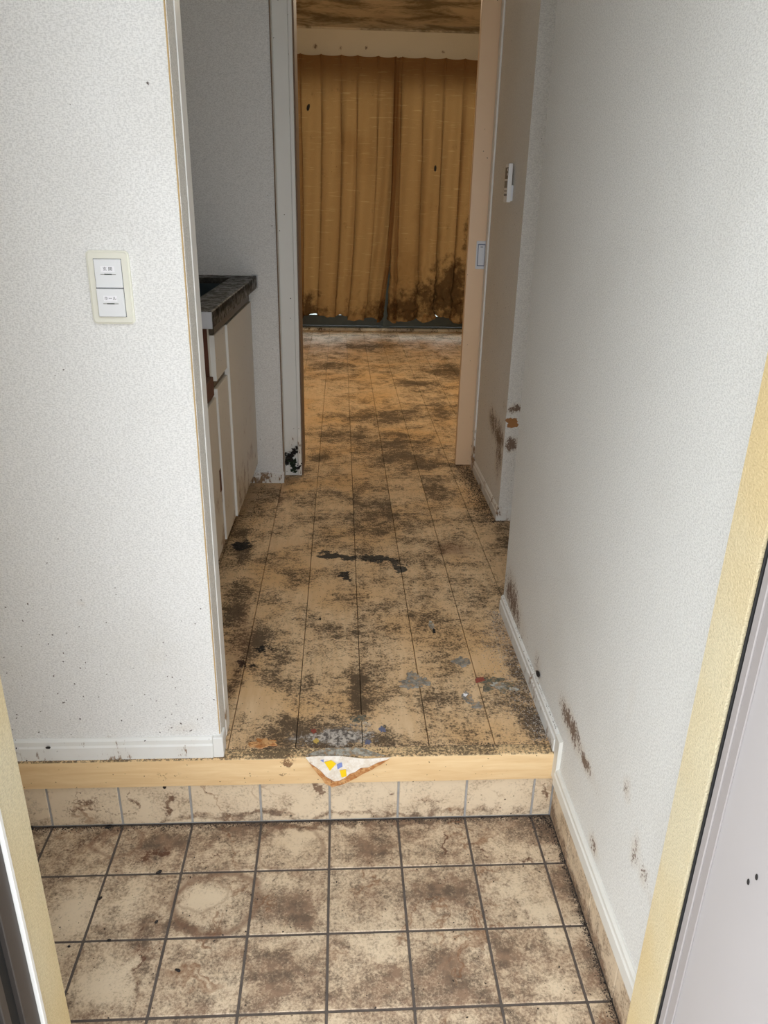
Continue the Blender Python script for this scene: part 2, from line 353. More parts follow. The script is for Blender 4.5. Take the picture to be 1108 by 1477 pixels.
R = lambda y: (lambda t: t.math('MULTIPLY', t.smooth(t.noise(3.5, 3), 0.3, 0.7, 0.4, 0.85), 1.0))
M = {}
M['floor'] = mat_floor('hall_floor_dirty_wood', DARK, CLEAN, True)
M['floor_room'] = mat_floor('room_floor_dirty_wood', DARK_ROOM, CLEAN_ROOM, False)
M['tile'] = mat_entry_tile(); M['riser'] = mat_riser_tile(); M['skirt'] = mat_skirt_tile()
M['tan'] = plain('yellowed_paper_edge', (206, 176, 126), 0.8, var=0.3)
M['grout'] = plain('grey_brown_grout', (104, 95, 88), 0.9, var=0.6, scale=60)
M['grout_pale'] = plain('pale_grey_grout', (176, 174, 170), 0.9, var=0.5, scale=50)
M['sub'] = plain('dark_subfloor', (40, 32, 24), 0.9)
xr = 0.473
M['wp_left'] = mat_wallpaper('white_woven_wallpaper', (238, 238, 236), 0.45, [wb(118, 872, 12, 10, .3, y=1.345), wb(265, 1050, 40, 16, .3, y=1.345), wb(130, 1066, 60, 6, .35, y=1.345), wb(225, 950, 20, 24, .2, y=1.345)], 0.55, 0.10, low=0.12)
M['wp_right'] = mat_wallpaper('grey_white_wallpaper', (230, 230, 226), 0.7, [wb(737, 850, 14, 50, .5, x=xr), wb(748, 895, 20, 40, .36, x=xr), wb(775, 960, 9, 34, .4, x=xr), wb(818, 1030, 18, 44, .38, x=xr), wb(836, 1078, 36, 30, .46, x=xr), wb(846, 1105, 7, 16, .4, x=xr), wb(905, 1140, 8, 34, .42, x=xr), wb(916, 1225, 9, 50, .45, x=xr, rot=8), wb(928, 1262, 9, 34, .42, x=xr, rot=8), wb(856, 1222, 10, 26, .42, x=xr), wb(940, 1300, 8, 20, .36, x=xr), wb(912, 1000, 10, 90, .2, x=xr)], 0.12, 0.3, low=0.10)
M['wp_stub'] = mat_wallpaper('hall_end_wallpaper', (232, 230, 224), 0.5, [wb(712, 610, 12, 30, .62, x=.587), wb(720, 650, 8, 60, .55, x=.587), wb(728, 700, 5, 50, .5, x=.587), wb(742, 590, 16, 12, .7, y=2.63), wb(738, 640, 14, 14, .6, y=2.63)], 0.2, 0.5, torn=[wb(740, 610, 12, 11, 1.0, y=2.63)])
M['wp_kitchen'] = mat_wallpaper('kitchen_wallpaper', (240, 240, 238), 0.25, None, 0.16, 0.9)
M['wp_room'] = mat_wallpaper('cream_room_wallpaper', (224, 214, 192), 0.35, [((-0.2, 6.9, 2.17), (.03, .3, .03), (0, 0, 0), .7), ((0.0, 6.9, 2.16), (.025, .3, .03), (0, 0, 0), .6), ((0.2, 6.9, 2.17), (.02, .3, .02), (0, 0, 0), .7), ((0.8, 6.9, 2.16), (.025, .3, .02), (0, 0, 0), .6)], 0.2, 2.5)
M['wp_yellow'] = mat_wallpaper('sun_yellowed_wallpaper', (218, 210, 182), 1.0, None, 0.03, 0.2, yellow=lambda t: t.math('MULTIPLY', t.smooth(t.noise(3.0, 3), 0.3, 0.7, 0.15, 0.65), 1.0), low=0.02)
M['ceiling'] = mat_wallpaper('white_ceiling_paper', (238, 237, 233), 0.3)
M['mould'] = mat_ceiling_mould()
M['pine'] = mat_wood('pale_pine', (220, 187, 140), (232, 204, 159), dirt=[wb(415, 1100, 16, 9, .75, y=1.33), wb(410, 1118, 12, 4, .6, y=1.33), wb(240, 1118, 40, 8, .35, y=1.33), wb(100, 1125, 40, 6, .3, y=1.33), wb(700, 1114, 40, 6, .32, y=1.33), wb(610, 1104, 24, 4, .35, y=1.33)])
M['base'] = mat_paint('white_vinyl_baseboard', (232, 233, 230), 0.4, 0.12, 0.25, 0.10)
M['base_entry'] = plain('white_vinyl_baseboard_entry', (224, 223, 216), 0.4, var=0.12, scale=30)
M['white'] = mat_paint('white_painted_trim', (236, 236, 232), 0.4, 0.28, 0.34, 0.35)
M['casing_edge'] = plain('brown_casing_edge', (122, 98, 78), 0.6)
M['peach'] = mat_paint('peach_laminate', (236, 204, 168), 0.42, 0.2, 0.12, 0.4)
M['cab'] = mat_paint('cream_cabinet_laminate', (214, 208, 194), 0.32, 0.16, 0.35, 0.75)
M['cab_edge'] = plain('white_cabinet_edge', (232, 230, 224), 0.5)
M['channel'] = plain('bronze_finger_channel', (92, 82, 66), 0.45, 0.3)
M['steel'] = mat_steel_dirty()
M['basin'] = plain('dark_blue_grey_basin', (74, 88, 94), 0.35, 0.5, var=0.6, scale=25)
M['steel_cap'] = plain('pale_steel_cap', (196, 198, 202), 0.45, 0.4)
M['rust'] = plain('rusty_brown_board', (110, 66, 44), 0.8, var=0.5)
M['alu'] = plain('grey_green_aluminium', (98, 108, 106), 0.45, 0.5, var=0.3)
M['alu_dark'] = plain('dark_bronze_metal', (74, 68, 64), 0.45, 0.3)
M['rubber'] = plain('black_rubber', (18, 18, 18), 0.7)
M['navy'] = plain('dark_slate_metal', (72, 74, 84), 0.5, 0.2)
M['door_grey'] = mat_paint('pale_grey_steel_door', (188, 184, 184), 0.45, 0.05, 0.05, 0.2, scale=24)
M['door_edge'] = plain('pale_grey_door_edge', (160, 154, 152), 0.5)
M['glass'] = mat_glass('window_glass')
M['curtain'] = mat_curtain()
M['sill'] = mat_paint('white_window_sill', (226, 220, 204), 0.4, 0.5, 0.35, 0.2, (70, 58, 40))
M['plate'] = plain('ivory_plastic', (230, 229, 216), 0.4, var=0.03)
M['rocker'] = plain('white_plastic', (232, 234, 236), 0.35, var=0.02)
M['ink'] = plain('grey_print', (96, 96, 100), 0.6)
M['lamp'] = plain('dark_green_lens', (52, 66, 54), 0.3)
M['sticker'] = plain('white_paper_label', (244, 244, 248), 0.6, var=0.02)
M['screen'] = plain('grey_lcd', (60, 60, 56), 0.3)
M['button'] = plain('grey_rubber_button', (140, 136, 128), 0.6)
M['blue'] = plain('blue_grey_pull', (112, 124, 150), 0.4)
M['pull'] = plain('white_pull_plastic', (224, 228, 236), 0.35, var=0.02)
M['concrete'] = plain('outdoor_concrete', (182, 180, 174), 0.85, var=0.2)
M['black'] = plain('black_speck', (24, 18, 16), 0.7)
M['crumb'] = mat_crumbs('dark_crumbs', (34, 28, 24), (98, 82, 66))
M['crumb2'] = mat_crumbs('mixed_grit', (52, 46, 44), (176, 168, 158))
M['moss'] = plain('dark_green_growth', (34, 56, 30), 0.8, var=0.7, scale=90)
M['wrap'] = mat_scrap('white_wrapper', (236, 230, 220), (222, 212, 196), (196, 168, 136), 0.58)
M['wrap_brown'] = mat_scrap('brown_soaked_paper', (170, 110, 58), (206, 160, 108), (120, 72, 40), 0.56)
M['yellow'] = plain('yellow_print', (244, 206, 20), 0.5, var=0.05)
M['bluep'] = plain('blue_print', (130, 148, 206), 0.5, var=0.1)
M['scrap'] = mat_scrap('grey_paper_scrap', (150, 146, 138), (112, 108, 100), (176, 142, 102))
M['scrap_pale'] = mat_scrap('pale_foil_scrap', (184, 184, 176), (128, 122, 110), (170, 138, 100))
M['scrap_red'] = plain('dull_red_scrap', (150, 72, 56), 0.6, var=0.3)
M['scrap_green'] = mat_scrap('dark_green_scrap', (62, 68, 58), (104, 100, 86), (160, 130, 94), 0.48)
M['yellow_dull'] = plain('dull_yellow_scrap', (206, 176, 92), 0.6, var=0.3)
M['blue_dull'] = plain('dull_blue_scrap', (112, 116, 140), 0.6, var=0.4)

# ------------------------------------------------------------------ mesh helpers
def tag(o, label=None, cat=None, group=None, kind=None):
    if label: o['label'] = label
    if cat: o['category'] = cat
    if group: o['group'] = group
    if kind: o['kind'] = kind
    return o
def link(name, me, mat, parent=None, loc=(0, 0, 0)):
    o = bpy.data.objects.new(name, me); C.objects.link(o)
    if mat is not None and not me.materials: me.materials.append(mat)
    o.location = loc
    if parent is not None: o.parent = parent
    return o
def base_of(parent): return Vector(parent.location) if parent is not None else Vector((0, 0, 0))
def empty(name, loc, rz=0.0):
    o = bpy.data.objects.new(name, None); C.objects.link(o); o.location = loc; o.rotation_euler = (0, 0, rz); o.empty_display_size = 0.05
    return o
_cache = {}
def box_mesh(name, s, bevel=0.0, seg=1):
    key = (name, tuple(round(v, 4) for v in s), bevel, seg)
    bm = bmesh.new(); bmesh.ops.create_cube(bm, size=1.0)
    for v in bm.verts: v.co = Vector((v.co.x * s[0], v.co.y * s[1], v.co.z * s[2]))
    if bevel > 0: bmesh.ops.bevel(bm, geom=bm.edges[:] , offset=bevel, segments=seg, affect='EDGES', profile=0.6)
    me = bpy.data.meshes.new(name); bm.to_mesh(me); bm.free()
    if seg > 1:
        for p in me.polygons: p.use_smooth = True
        me.set_sharp_from_angle(angle=math.radians(40))
    return me
def box(name, lo, hi, mat, parent=None, bevel=0.0, seg=1, share=False):
    lo = Vector(lo); hi = Vector(hi); s = hi - lo; c = (lo + hi) / 2
    key = (name, tuple(round(v, 4) for v in s), bevel, mat.name)
    if share and key in _cache: me = _cache[key]
    else:
        me = box_mesh(name, s, bevel, seg); _cache[key] = me
    return link(name, me, mat, parent, c - base_of(parent))
def mesh(name, verts, faces, mat, parent=None, smooth=False, origin=None):
    vs = [Vector(v) for v in verts]
    if origin is None:
        origin = Vector((sum(v.x for v in vs), sum(v.y for v in vs), 0)) / len(vs); origin.z = min(v.z for v in vs)
    me = bpy.data.meshes.new(name); me.from_pydata([v - origin for v in vs], [], faces); me.update()
    if smooth:
        for p in me.polygons: p.use_smooth = True
    return link(name, me, mat, parent, origin - base_of(parent))
def multi_box(name, boxes, mat, parent=None, bevel=0.0):
    bm = bmesh.new()
    for lo, hi in boxes:
        lo = Vector(lo); hi = Vector(hi); r = bmesh.ops.create_cube(bm, size=1.0)
        for v in r['verts']:
            v.co = Vector(((v.co.x + .5) * (hi.x - lo.x) + lo.x, (v.co.y + .5) * (hi.y - lo.y) + lo.y, (v.co.z + .5) * (hi.z - lo.z) + lo.z))
    if bevel: bmesh.ops.bevel(bm, geom=bm.edges[:], offset=bevel, segments=1, affect='EDGES')
    vs = [v.co.copy() for v in bm.verts]; bm.verts.index_update(); fs = [[v.index for v in f.verts] for f in bm.faces]; bm.free()
    return mesh(name, vs, fs, mat, parent)
def prism(name, profile, axis, a, b, mat, parent=None):
    """profile (two coords) swept along axis 'x' or 'y' from a to b"""
    n = len(profile); vs = []
    for t in (a, b):
        for p, q in profile: vs.append((t, p, q) if axis == 'x' else (p, t, q))
    fs = [list(range(n)), list(range(2 * n - 1, n - 1, -1))] + [[i, (i + 1) % n, n + (i + 1) % n, n + i] for i in range(n)]
    o = mesh(name, vs, fs, mat, parent)
    bm = bmesh.new(); bm.from_mesh(o.data); bmesh.ops.recalc_face_normals(bm, faces=bm.faces[:]); bm.to_mesh(o.data); bm.free()
    return o
def struct(o, label, cat): return tag(o, label, cat, kind='structure')

# ------------------------------------------------------------------ the setting
CEIL = 2.30
YF = 1.33                      # front of the wooden step edge
YL = 1.345                     # face of the wall with the switches
XR = 0.473                     # face of the right wall
DW = 2.0                       # door head
struct(box('ground', (-8, -7, -0.40), (9, 14, -0.30), M['concrete']), 'grey concrete ground outside the flat', 'ground')
# hall and room floor: sub-floor with individual planks
fl = struct(multi_box('floor', [((-1.0, 1.36, -0.06), (1.0, 3.2, -0.012)), ((-1.05, 3.2, -0.06), (1.85, 6.90, -0.012))], M['sub']), 'stained wood plank floor running from the step to the far window', 'floor')
SEAM0, PW, GAP = -0.248, 0.147, 0.0016
LEN = 0.90
def plank(x0, x1, y0, y1):
    box('plank', (x0 + GAP / 2, y0 + GAP / 2, -0.012), (x1 - GAP / 2, y1 - GAP / 2, 0.0), M['floor' if (y0 + y1) / 2 < 3.1 else 'floor_room'], fl, 0.0006, share=True)
for i in range(-5, 15):
    x0 = SEAM0 + i * PW; x1 = x0 + PW
    first = 2.228 if i % 2 == 0 else 1.796
    cuts = [1.362]
    y = first - LEN
    while y < 6.86:
        if y > 1.45: cuts.append(y)
        y += LEN
    cuts.append(6.885)
    for a, b in zip(cuts[:-1], cuts[1:]):
        if x0 < -1.0 + 0.0 and b < 3.2: continue
        if x0 > 0.95 and a < 3.2:
            if b > 3.4: plank(x0, x1, 3.22, b)
            continue
        if x1 > 1.85: continue
        plank(x0, x1, a, b)
# wooden step edge
struct(box('trim_1', (-1.0, YF, -0.072), (XR - 0.004, 1.362, 0.0), M['pine'], None, 0.003, 2), 'pale pine step edge between the entry tiles and the hall floor', 'step edge')
# entry floor: grout bed and tiles
ge = struct(box('floor_entry', (-1.0, 0.50, -0.30), (XR + 0.01, 1.36, GZ - 0.0018), M['grout']), 'dirty beige tiled floor of the sunken entry', 'floor')
TX0, TP = -0.027, 0.1537
def tile(x0, x1, y0, y1):
    box('tile', (x0 + .0025, y0 + .0025, GZ - 0.010), (x1 - .0025, y1 - .0025, GZ), M['tile'], ge, 0.0012, share=True)
ycuts = [1.343, 1.2075, 1.055, 0.9025, 0.750, 0.5975]
xcuts = [-0.998] + [TX0 + k * TP for k in range(-6, 4)] + [0.480]
for xa, xb in zip(xcuts[:-1], xcuts[1:]):
    for yb, ya in zip(ycuts[:-1], ycuts[1:]):
        tile(xa, xb, ya, yb)
# riser tiles
rs = struct(box('wall_riser', (-1.0, 1.345, GZ), (XR + 0.01, 1.362, -0.073), M['grout_pale']), 'row of stained beige tiles under the pine step edge', 'step riser')
for xa, xb in zip(xcuts[:-1], xcuts[1:]):
    xb2 = min(xb, 0.478)
    box('tile', (xa + .0025, 1.343, GZ + .003), (xb2 - .0025, 1.353, -0.0735), M['riser'], rs, 0.0012, share=True)
# tile skirting at the foot of the right wall
sk = struct(box('trim_2', (0.4855, 0.765, GZ - .01), (0.4908, 1.343, -0.067), M['grout']), 'narrow beige tile skirting along the right wall of the entry', 'skirting')
for yb, ya in zip(ycuts[:-2], ycuts[1:-1]):
    box('tile', (0.478, max(ya, .768) + .002, GZ + .003), (0.486, yb - .002, -0.068), M['skirt'], sk, 0.001, share=True)

# walls
struct(multi_box('wall_left', [((-1.0, YL, -0.0), (-0.259, 1.405, CEIL))], M['wp_left'], None), 'bright white wallpapered wall with the light switches', 'wall')
wl = bpy.data.objects['wall_left']
box('paper_edge', (-0.2605, 1.3442, 0.055), (-0.2585, 1.3475, CEIL), M['tan'], wl)
struct(box('trim_3', (-0.262, 1.4045, 0.0), (-0.2555, 1.452, CEIL), M['white'], None, 0.002), 'white vertical edge trim on the end of the switch wall', 'trim')
struct(box('wall_left_end', (-0.2592, 1.3475, 0.0), (-0.2572, 1.4045, CEIL), M['wp_stub']), 'grey wallpapered end face of the switch wall', 'wall')
struct(box('wall_entry_left', (-1.06, 0.69, -0.30), (-1.0, 1.40, CEIL), M['wp_left']), 'white wall at the left end of the entry', 'wall')
struct(box('wall_kitchen_left', (-1.06, 1.40, -0.06), (-0.96, 3.03, CEIL), M['wp_kitchen']), 'white wall behind the kitchen unit', 'wall')
struct(box('wall_kitchen_back', (-1.06, 3.03, -0.06), (-0.2395, 3.32, CEIL), M['wp_kitchen']), 'white wall at the far end of the kitchen unit', 'wall')
struct(multi_box('wall_right', [((XR, 0.76, -0.066), (0.55, 1.957, CEIL)), ((0.491, 0.76, -0.30), (0.55, 1.36, -0.066))], M['wp_right']), 'long grey white wallpapered wall on the right', 'wall')
struct(box('wall_recess_right', (0.97, 1.90, -0.06), (1.03, 2.70, CEIL), M['wp_right']), 'white wall at the back of the recess on the right', 'wall')
struct(box('wall_recess_front', (0.55, 1.90, -0.06), (0.97, 1.957, CEIL), M['wp_right']), 'white return wall closing the recess on the right', 'wall')
struct(box('wall_hall_right', (0.587, 2.63, -0.06), (1.03, 3.20, CEIL), M['wp_stub']), 'dirty projecting wall with torn wallpaper beside the sliding door', 'wall')
struct(multi_box('wall_room_front', [((0.605, 3.305, -0.06), (1.90, 3.36, CEIL)), ((-1.10, 3.32, -0.06), (-0.239, 3.36, CEIL)), ((-0.2395, 3.20, DW + 0.04), (1.03, 3.305, CEIL)), ((-0.239, 3.305, DW + 0.04), (0.605, 3.36, CEIL)), ((1.03, 2.7, -.06), (1.06, 3.305, CEIL))], M['wp_room']), 'wall between the hall and the far room', 'wall')
struct(box('wall_room_left', (-1.16, 3.32, -0.06), (-1.05, 6.98, CEIL), M['wp_room']), 'left wall of the far room', 'wall')
struct(box('wall_room_right', (1.85, 3.32, -0.06), (1.96, 6.98, CEIL), M['wp_room']), 'right wall of the far room', 'wall')
WX0, WX1, WZ1 = -0.46, 1.26, 2.0
struct(multi_box('wall_room_back', [((-1.05, 6.90, -0.06), (WX0, 7.0, CEIL)), ((WX1, 6.90, -0.06), (1.85, 7.0, CEIL)), ((WX0, 6.90, WZ1), (WX1, 7.0, CEIL)), ((WX0, 6.90, -0.30), (WX1, 7.0, 0.0))], M['wp_room']), 'cream wall with brown spots above the curtains', 'wall')
struct(multi_box('wall_entry_front', [((-1.06, 0.695, -0.30), (-0.39, 0.76, CEIL)), ((0.432, 0.695, -0.30), (0.60, 0.76, CEIL)), ((-0.39, 0.695, 1.86), (0.432, 0.76, CEIL))], M['wp_yellow']), 'sun yellowed wallpapered jamb framing the entrance', 'wall')
struct(multi_box('wall_outside', [((-3.0, 0.60, -0.30), (-0.46, 0.69, 2.6)), ((0.52, 0.60, -0.30), (3.0, 0.69, 2.6)), ((-0.46, 0.60, 1.92), (0.52, 0.69, 2.6))], M['concrete']), 'outside wall around the entrance', 'wall')
struct(box('ceiling', (-1.1, 0.69, CEIL), (1.1, 3.33, CEIL + 0.08), M['ceiling']), 'white ceiling of the hall', 'ceiling')
struct(box('ceiling_room', (-1.16, 3.33, CEIL), (1.96, 7.0, CEIL + 0.08), M['mould']), 'mouldy brown stained ceiling of the far room', 'ceiling')
# cornice strip along the far wall
struct(box('trim_4', (-1.05, 6.888, CEIL - 0.012), (1.85, 6.90, CEIL), M['mould']), 'brown stained strip where ceiling meets the curtain wall', 'trim')

# baseboards: moulded profile (distance from wall, height)
def bb_profile(sgn, face, z0, h=0.048, d=0.009):
    return [(face, z0), (face + sgn * d, z0), (face + sgn * d, z0 + h * .62), (face + sgn * d * .72, z0 + h * .70), (face + sgn * d * .72, z0 + h * .9), (face + sgn * d * .3, z0 + h), (face, z0 + h)]
struct(prism('baseboard_left', bb_profile(-1, YL, 0.0, .050, .010), 'x', -1.0, -0.275, M['base']), 'white baseboard under the switch wall', 'baseboard')
struct(box('baseboard_left_corner', (-0.275, 1.3345, 0.0), (-0.2525, 1.372, 0.052), M['base'], None, 0.002), 'white corner cap ending the baseboard under the switches', 'baseboard')
struct(prism('baseboard_right', bb_profile(-1, XR, 0.0, .050, .010), 'y', 1.335, 1.957, M['base']), 'dusty white baseboard along the right wall of the hall', 'baseboard')
struct(prism('baseboard_right_step', [(XR, -0.062), (XR - .008, -0.062), (XR - .008, 0.0), (XR - 0.008, 0.046), (XR, 0.05)], 'y', 1.305, 1.333, M['base_entry']), 'short upright baseboard piece beside the end of the step edge', 'baseboard')
struct(prism('baseboard_right_entry', bb_profile(-1, XR, -0.066, .042, .010), 'y', 0.765, 1.31, M['base_entry']), 'white baseboard above the tile skirting in the entry', 'baseboard')
struct(prism('baseboard_hall_right', bb_profile(-1, 0.587, 0.0, .050, .009), 'y', 2.621, 3.20, M['white']), 'grimy baseboard below the wall remote', 'baseboard')
struct(prism('baseboard_hall_stub', bb_profile(-1, 2.63, 0.0, .050, .009), 'x', 0.587, 0.97, M['white']), 'dirty baseboard on the stub wall with torn wallpaper', 'baseboard')
struct(prism('baseboard_kitchen', bb_profile(-1, 3.03, 0.0, .045, .006), 'x', -0.40, -0.2385, M['white']), 'stained baseboard beside the kitchen cabinet', 'baseboard')
struct(prism('baseboard_recess', bb_profile(-1, 0.97, 0.0, .050, .009), 'y', 1.957, 2.63, M['white']), 'baseboard at the back of the right recess', 'baseboard')

# doorway: casing on the left, trim on the right, head
c = struct(multi_box('trim_5', [((-0.2395, 3.122, 0.0), (-0.184, 3.32, DW + 0.04))], M['white'], None, 0.0015), 'white door casing at the left of the doorway', 'door casing')
box('bead', (-0.1835, 3.114, 0.002), (-0.169, 3.32, DW + .04), M['white'], c, 0.0015)
box('edge_strip', (-0.169, 3.124, 0.002), (-0.163, 3.318, DW + .04), M['casing_edge'], c, 0.001)
box('corner_strip', (-0.2405, 3.026, 0.05), (-0.2365, 3.0302, CEIL), M['casing_edge'], c)
struct(box('trim_6', (0.580, 3.198, 0.0), (0.604, 3.240, DW + 0.04), M['white'], None, 0.002), 'white vertical trim between the sliding door and the wall', 'trim')
struct(box('trim_7', (-0.184, 3.20, DW), (0.605, 3.305, DW + 0.04), M['white'], None, 0.002), 'white head of the doorway', 'trim')
# sliding door with flush pull
d1 = struct(box('door_1', (0.512, 3.250, 0.004), (1.02, 3.283, DW - .002), M['peach'], None, 0.003, 2), 'peach laminate sliding door pushed open into the wall', 'sliding door')
p = at(694.5, 368, y=3.25)
pl = box('pull_plate', (p.x - .0225, 3.2475, p.z - .054), (p.x + .0225, 3.256, p.z + .054), M['pull'], d1, 0.002)
box('pull_frame', (p.x - .0165, 3.2468, p.z - .043), (p.x + .0145, 3.2478, p.z + .043), M['blue'], d1, 0.0003)
box('pull_recess', (p.x - .0135, 3.2462, p.z - .039), (p.x + .0115, 3.2472, p.z + .039), M['pull'], d1, 0.0003)
box('pull_mark', (p.x - .006, 3.2458, p.z + .030), (p.x + .004, 3.2464, p.z + .033), M['blue'], d1)

# window behind the curtains: frame, two sashes, panes
wn = struct(multi_box('window_1', [((WX0, 6.925, 0.0), (WX1, 6.99, 0.032)), ((WX0, 6.925, WZ1 - .03), (WX1, 6.99, WZ1)), ((WX0, 6.925, .03), (WX0 + .03, 6.99, WZ1 - .03)), ((WX1 - .03, 6.925, .03), (WX1, 6.99, WZ1 - .03))], M['alu']), 'grey aluminium sliding window behind the brown curtains', 'window')
MIDX = (WX0 + WX1) / 2
for k, (xa, xb, ya) in enumerate(((WX0 + .02, MIDX + .03, 6.957), (MIDX - .03, WX1 - .02, 6.932))):
    s = multi_box('sash', [((xa, ya, .034), (xb, ya + .022, .125)), ((xa, ya, WZ1 - .08), (xb, ya + .022, WZ1 - .032)), ((xa, ya, .125), (xa + .045, ya + .022, WZ1 - .08)), ((xb - .045, ya, .125), (xb, ya + .022, WZ1 - .08))], M['alu'], wn, .001)
    g = box('pane', (xa + .045, ya + .008, .125), (xb - .045, ya + .013, WZ1 - .08), M['glass']); g.parent = s; g.location = Vector(g.location) - Vector(wn.location) - Vector(s.location)
struct(box('trim_8', (WX0, 6.885, -0.012), (WX1, 6.925, 0.022), M['sill'], None, 0.006, 2), 'white dirty sill strip at the foot of the window', 'window sill')

# entrance frame (dark) on the left and the open steel door leaf on the right
ef = struct(box('door_2', (-0.455, 0.655, GZ - .02), (-0.3905, 0.688, 1.88), M['alu_dark'], None, 0.001), 'dark bronze metal entrance frame at the left edge', 'door frame')
box('bead', (-0.394, 0.688, GZ), (-0.386, 0.6955, 1.86), M['white'], ef, 0.001)
box('gasket', (-0.455, 0.632, GZ - .02), (-0.397, 0.655, 1.88), M['rubber'], ef)
box('stop', (-0.455, 0.618, GZ - .02), (-0.392, 0.632, 1.88), M['alu_dark'], ef, .001)
box('outer_post', (-0.46, 0.57, GZ - .02), (-0.396, 0.618, 1.88), M['navy'], ef, .002)
box('head', (-0.39, 0.60, 1.862), (0.432, 0.69, 1.90), M['alu_dark'], ef)
box('hinge_post', (0.4345, 0.6885, GZ - .02), (0.52, 0.692, 1.88), M['rubber'], ef, .001)
box('threshold', (-0.46, 0.56, -0.31), (0.52, 0.60, GZ - .006), M['alu'], ef, .002)
dl = struct(box('door_3', (0.441, -0.20, GZ + .004), (0.478, 0.676, 1.86), M['door_grey'], None, 0.003, 2), 'pale grey steel entrance door standing open at the right edge', 'entrance door')
box('edge_strip', (0.4365, 0.676, GZ + .004), (0.474, 0.6880, 1.86), M['door_edge'], dl, 0.001)
box('edge_fold', (0.4385, 0.662, GZ + .004), (0.4412, 0.676, 1.86), M['door_edge'], dl, 0.0006)

# ------------------------------------------------------------------ kitchen sink unit (local frame, origin at its far front floor corner)
KROT = math.radians(-1.3)
def lbox(name, lo, hi, mat, parent, bevel=0.0, seg=1):
    lo = Vector(lo); hi = Vector(hi)
    return link(name, box_mesh(name, hi - lo, bevel, seg), mat, parent, (lo + hi) / 2)
def sub(o, parent): o.parent = parent; o.location = Vector(o.location) - Vector(parent.location); return o
kc = tag(empty('sink_cabinet', (-0.343, 3.022, 0), KROT), 'cream laminate sink cabinet with doors and a drawer', 'cabinet')
L1, L2, LW = 0.562, 0.765, 0.945   # lengths from the far wall: door column end, cabinet end, worktop end
bd = multi_box('body', [((-0.56, -L2 + .004, 0.085), (-0.022, -L2 + .022, 0.785)), ((-0.56, -0.018, 0.085), (-0.022, 0, 0.785)), ((-0.56, -L2 + .022, 0.085), (-0.022, -0.018, 0.103)), ((-0.56, -L2 + .022, 0.103), (-0.548, -0.018, 0.785)), ((-0.040, -L1 - .009, 0.103), (-0.022, -L1 + .009, 0.785)), ((-0.040, -L2 + .022, 0.74), (-0.022, -0.018, 0.785))], M['cab']); bd.parent = kc
lbox('toe_kick', (-0.56, -L2 + .004, 0.0), (-0.06, 0, 0.085), M['sub'], kc)
fd = lbox('door', (-0.020, -L1 + .002, 0.088), (0, -0.002, 0.737), M['cab'], kc, .0015)
sub(lbox('edge', (-0.019, -L1 - .001, 0.089), (-0.0005, -L1 + .0021, 0.736), M['cab_edge'], None), fd)
dr = lbox('drawer', (-0.026, -L2 + .012, 0.602), (-0.007, -L1 - .003, 0.737), M['cab'], kc, .0015)
sub(lbox('edge', (-0.0255, -L2 + .010, 0.603), (-0.0072, -L2 + .0125, 0.736), M['cab_edge'], None), dr)
nd = lbox('door', (-0.026, -L2 + .012, 0.088), (-0.007, -L1 - .003, 0.580), M['cab'], kc, .0015)
sub(lbox('edge', (-0.0255, -L2 + .009, 0.089), (-0.0072, -L2 + .0125, 0.579), M['cab_edge'], None), nd)
lbox('finger_channel', (-0.024, -L2 + .010, 0.740), (-0.006, -0.002, 0.766), M['channel'], kc, .001)
lbox('finger_channel', (-0.030, -L2 + .012, 0.583), (-0.016, -L1 - .003, 0.600), M['channel'], kc, .001)
lbox('side_board', (-0.05, -L2 - .002, 0.60), (-0.026, -L2 + .006, 0.77), M['rust'], kc)
# worktop with an open basin
wt = tag(empty('sink_worktop', (-0.343, 3.022, 0.786), KROT), 'blackened stainless sink worktop on the cream cabinet', 'worktop')
X0, X1 = -0.575, 0.027
bx0, bx1, by0, by1 = -0.50, -0.062, -0.735, -0.09
def lmulti(name, boxes, mat, parent, bevel=0):
    o = multi_box(name, boxes, mat, None, bevel); o.parent = parent; return o
lmulti('deck', [((X0, by1, .024), (X1, 0.004, .044)), ((X0, -LW, .024), (X1, by0, .044)), ((X0, by0, .024), (bx0, by1, .044)), ((bx1, by0, .024), (X1, by1, .044))], M['steel'], wt, .001)
lmulti('basin', [((bx0 - .003, by0, -.15), (bx0, by1, .024)), ((bx1, by0, -.15), (bx1 + .003, by1, .024)), ((bx0, by0 - .003, -.15), (bx1, by0, .024)), ((bx0, by1, -.15), (bx1, by1 + .003, .024)), ((bx0, by0, -.155), (bx1, by1, -.15))], M['basin'], wt)
lmulti('front_rim', [((X1 - .014, -LW, .0), (X1, 0.004, .046))], M['steel'], wt, .003)
lmulti('back_lip', [((X0, -LW, .044), (X0 + .03, 0.004, .09))], M['steel'], wt, .002)
lmulti('end_cap', [((X1 - .05, -LW - .003, .0), (X1 - .001, -LW, .044))], M['steel_cap'], wt, .001)
lmulti('wall_seal', [((X1 - .02, -.006, .0), (X1 + .003, 0.005, .049))], M['steel_cap'], wt, .002)
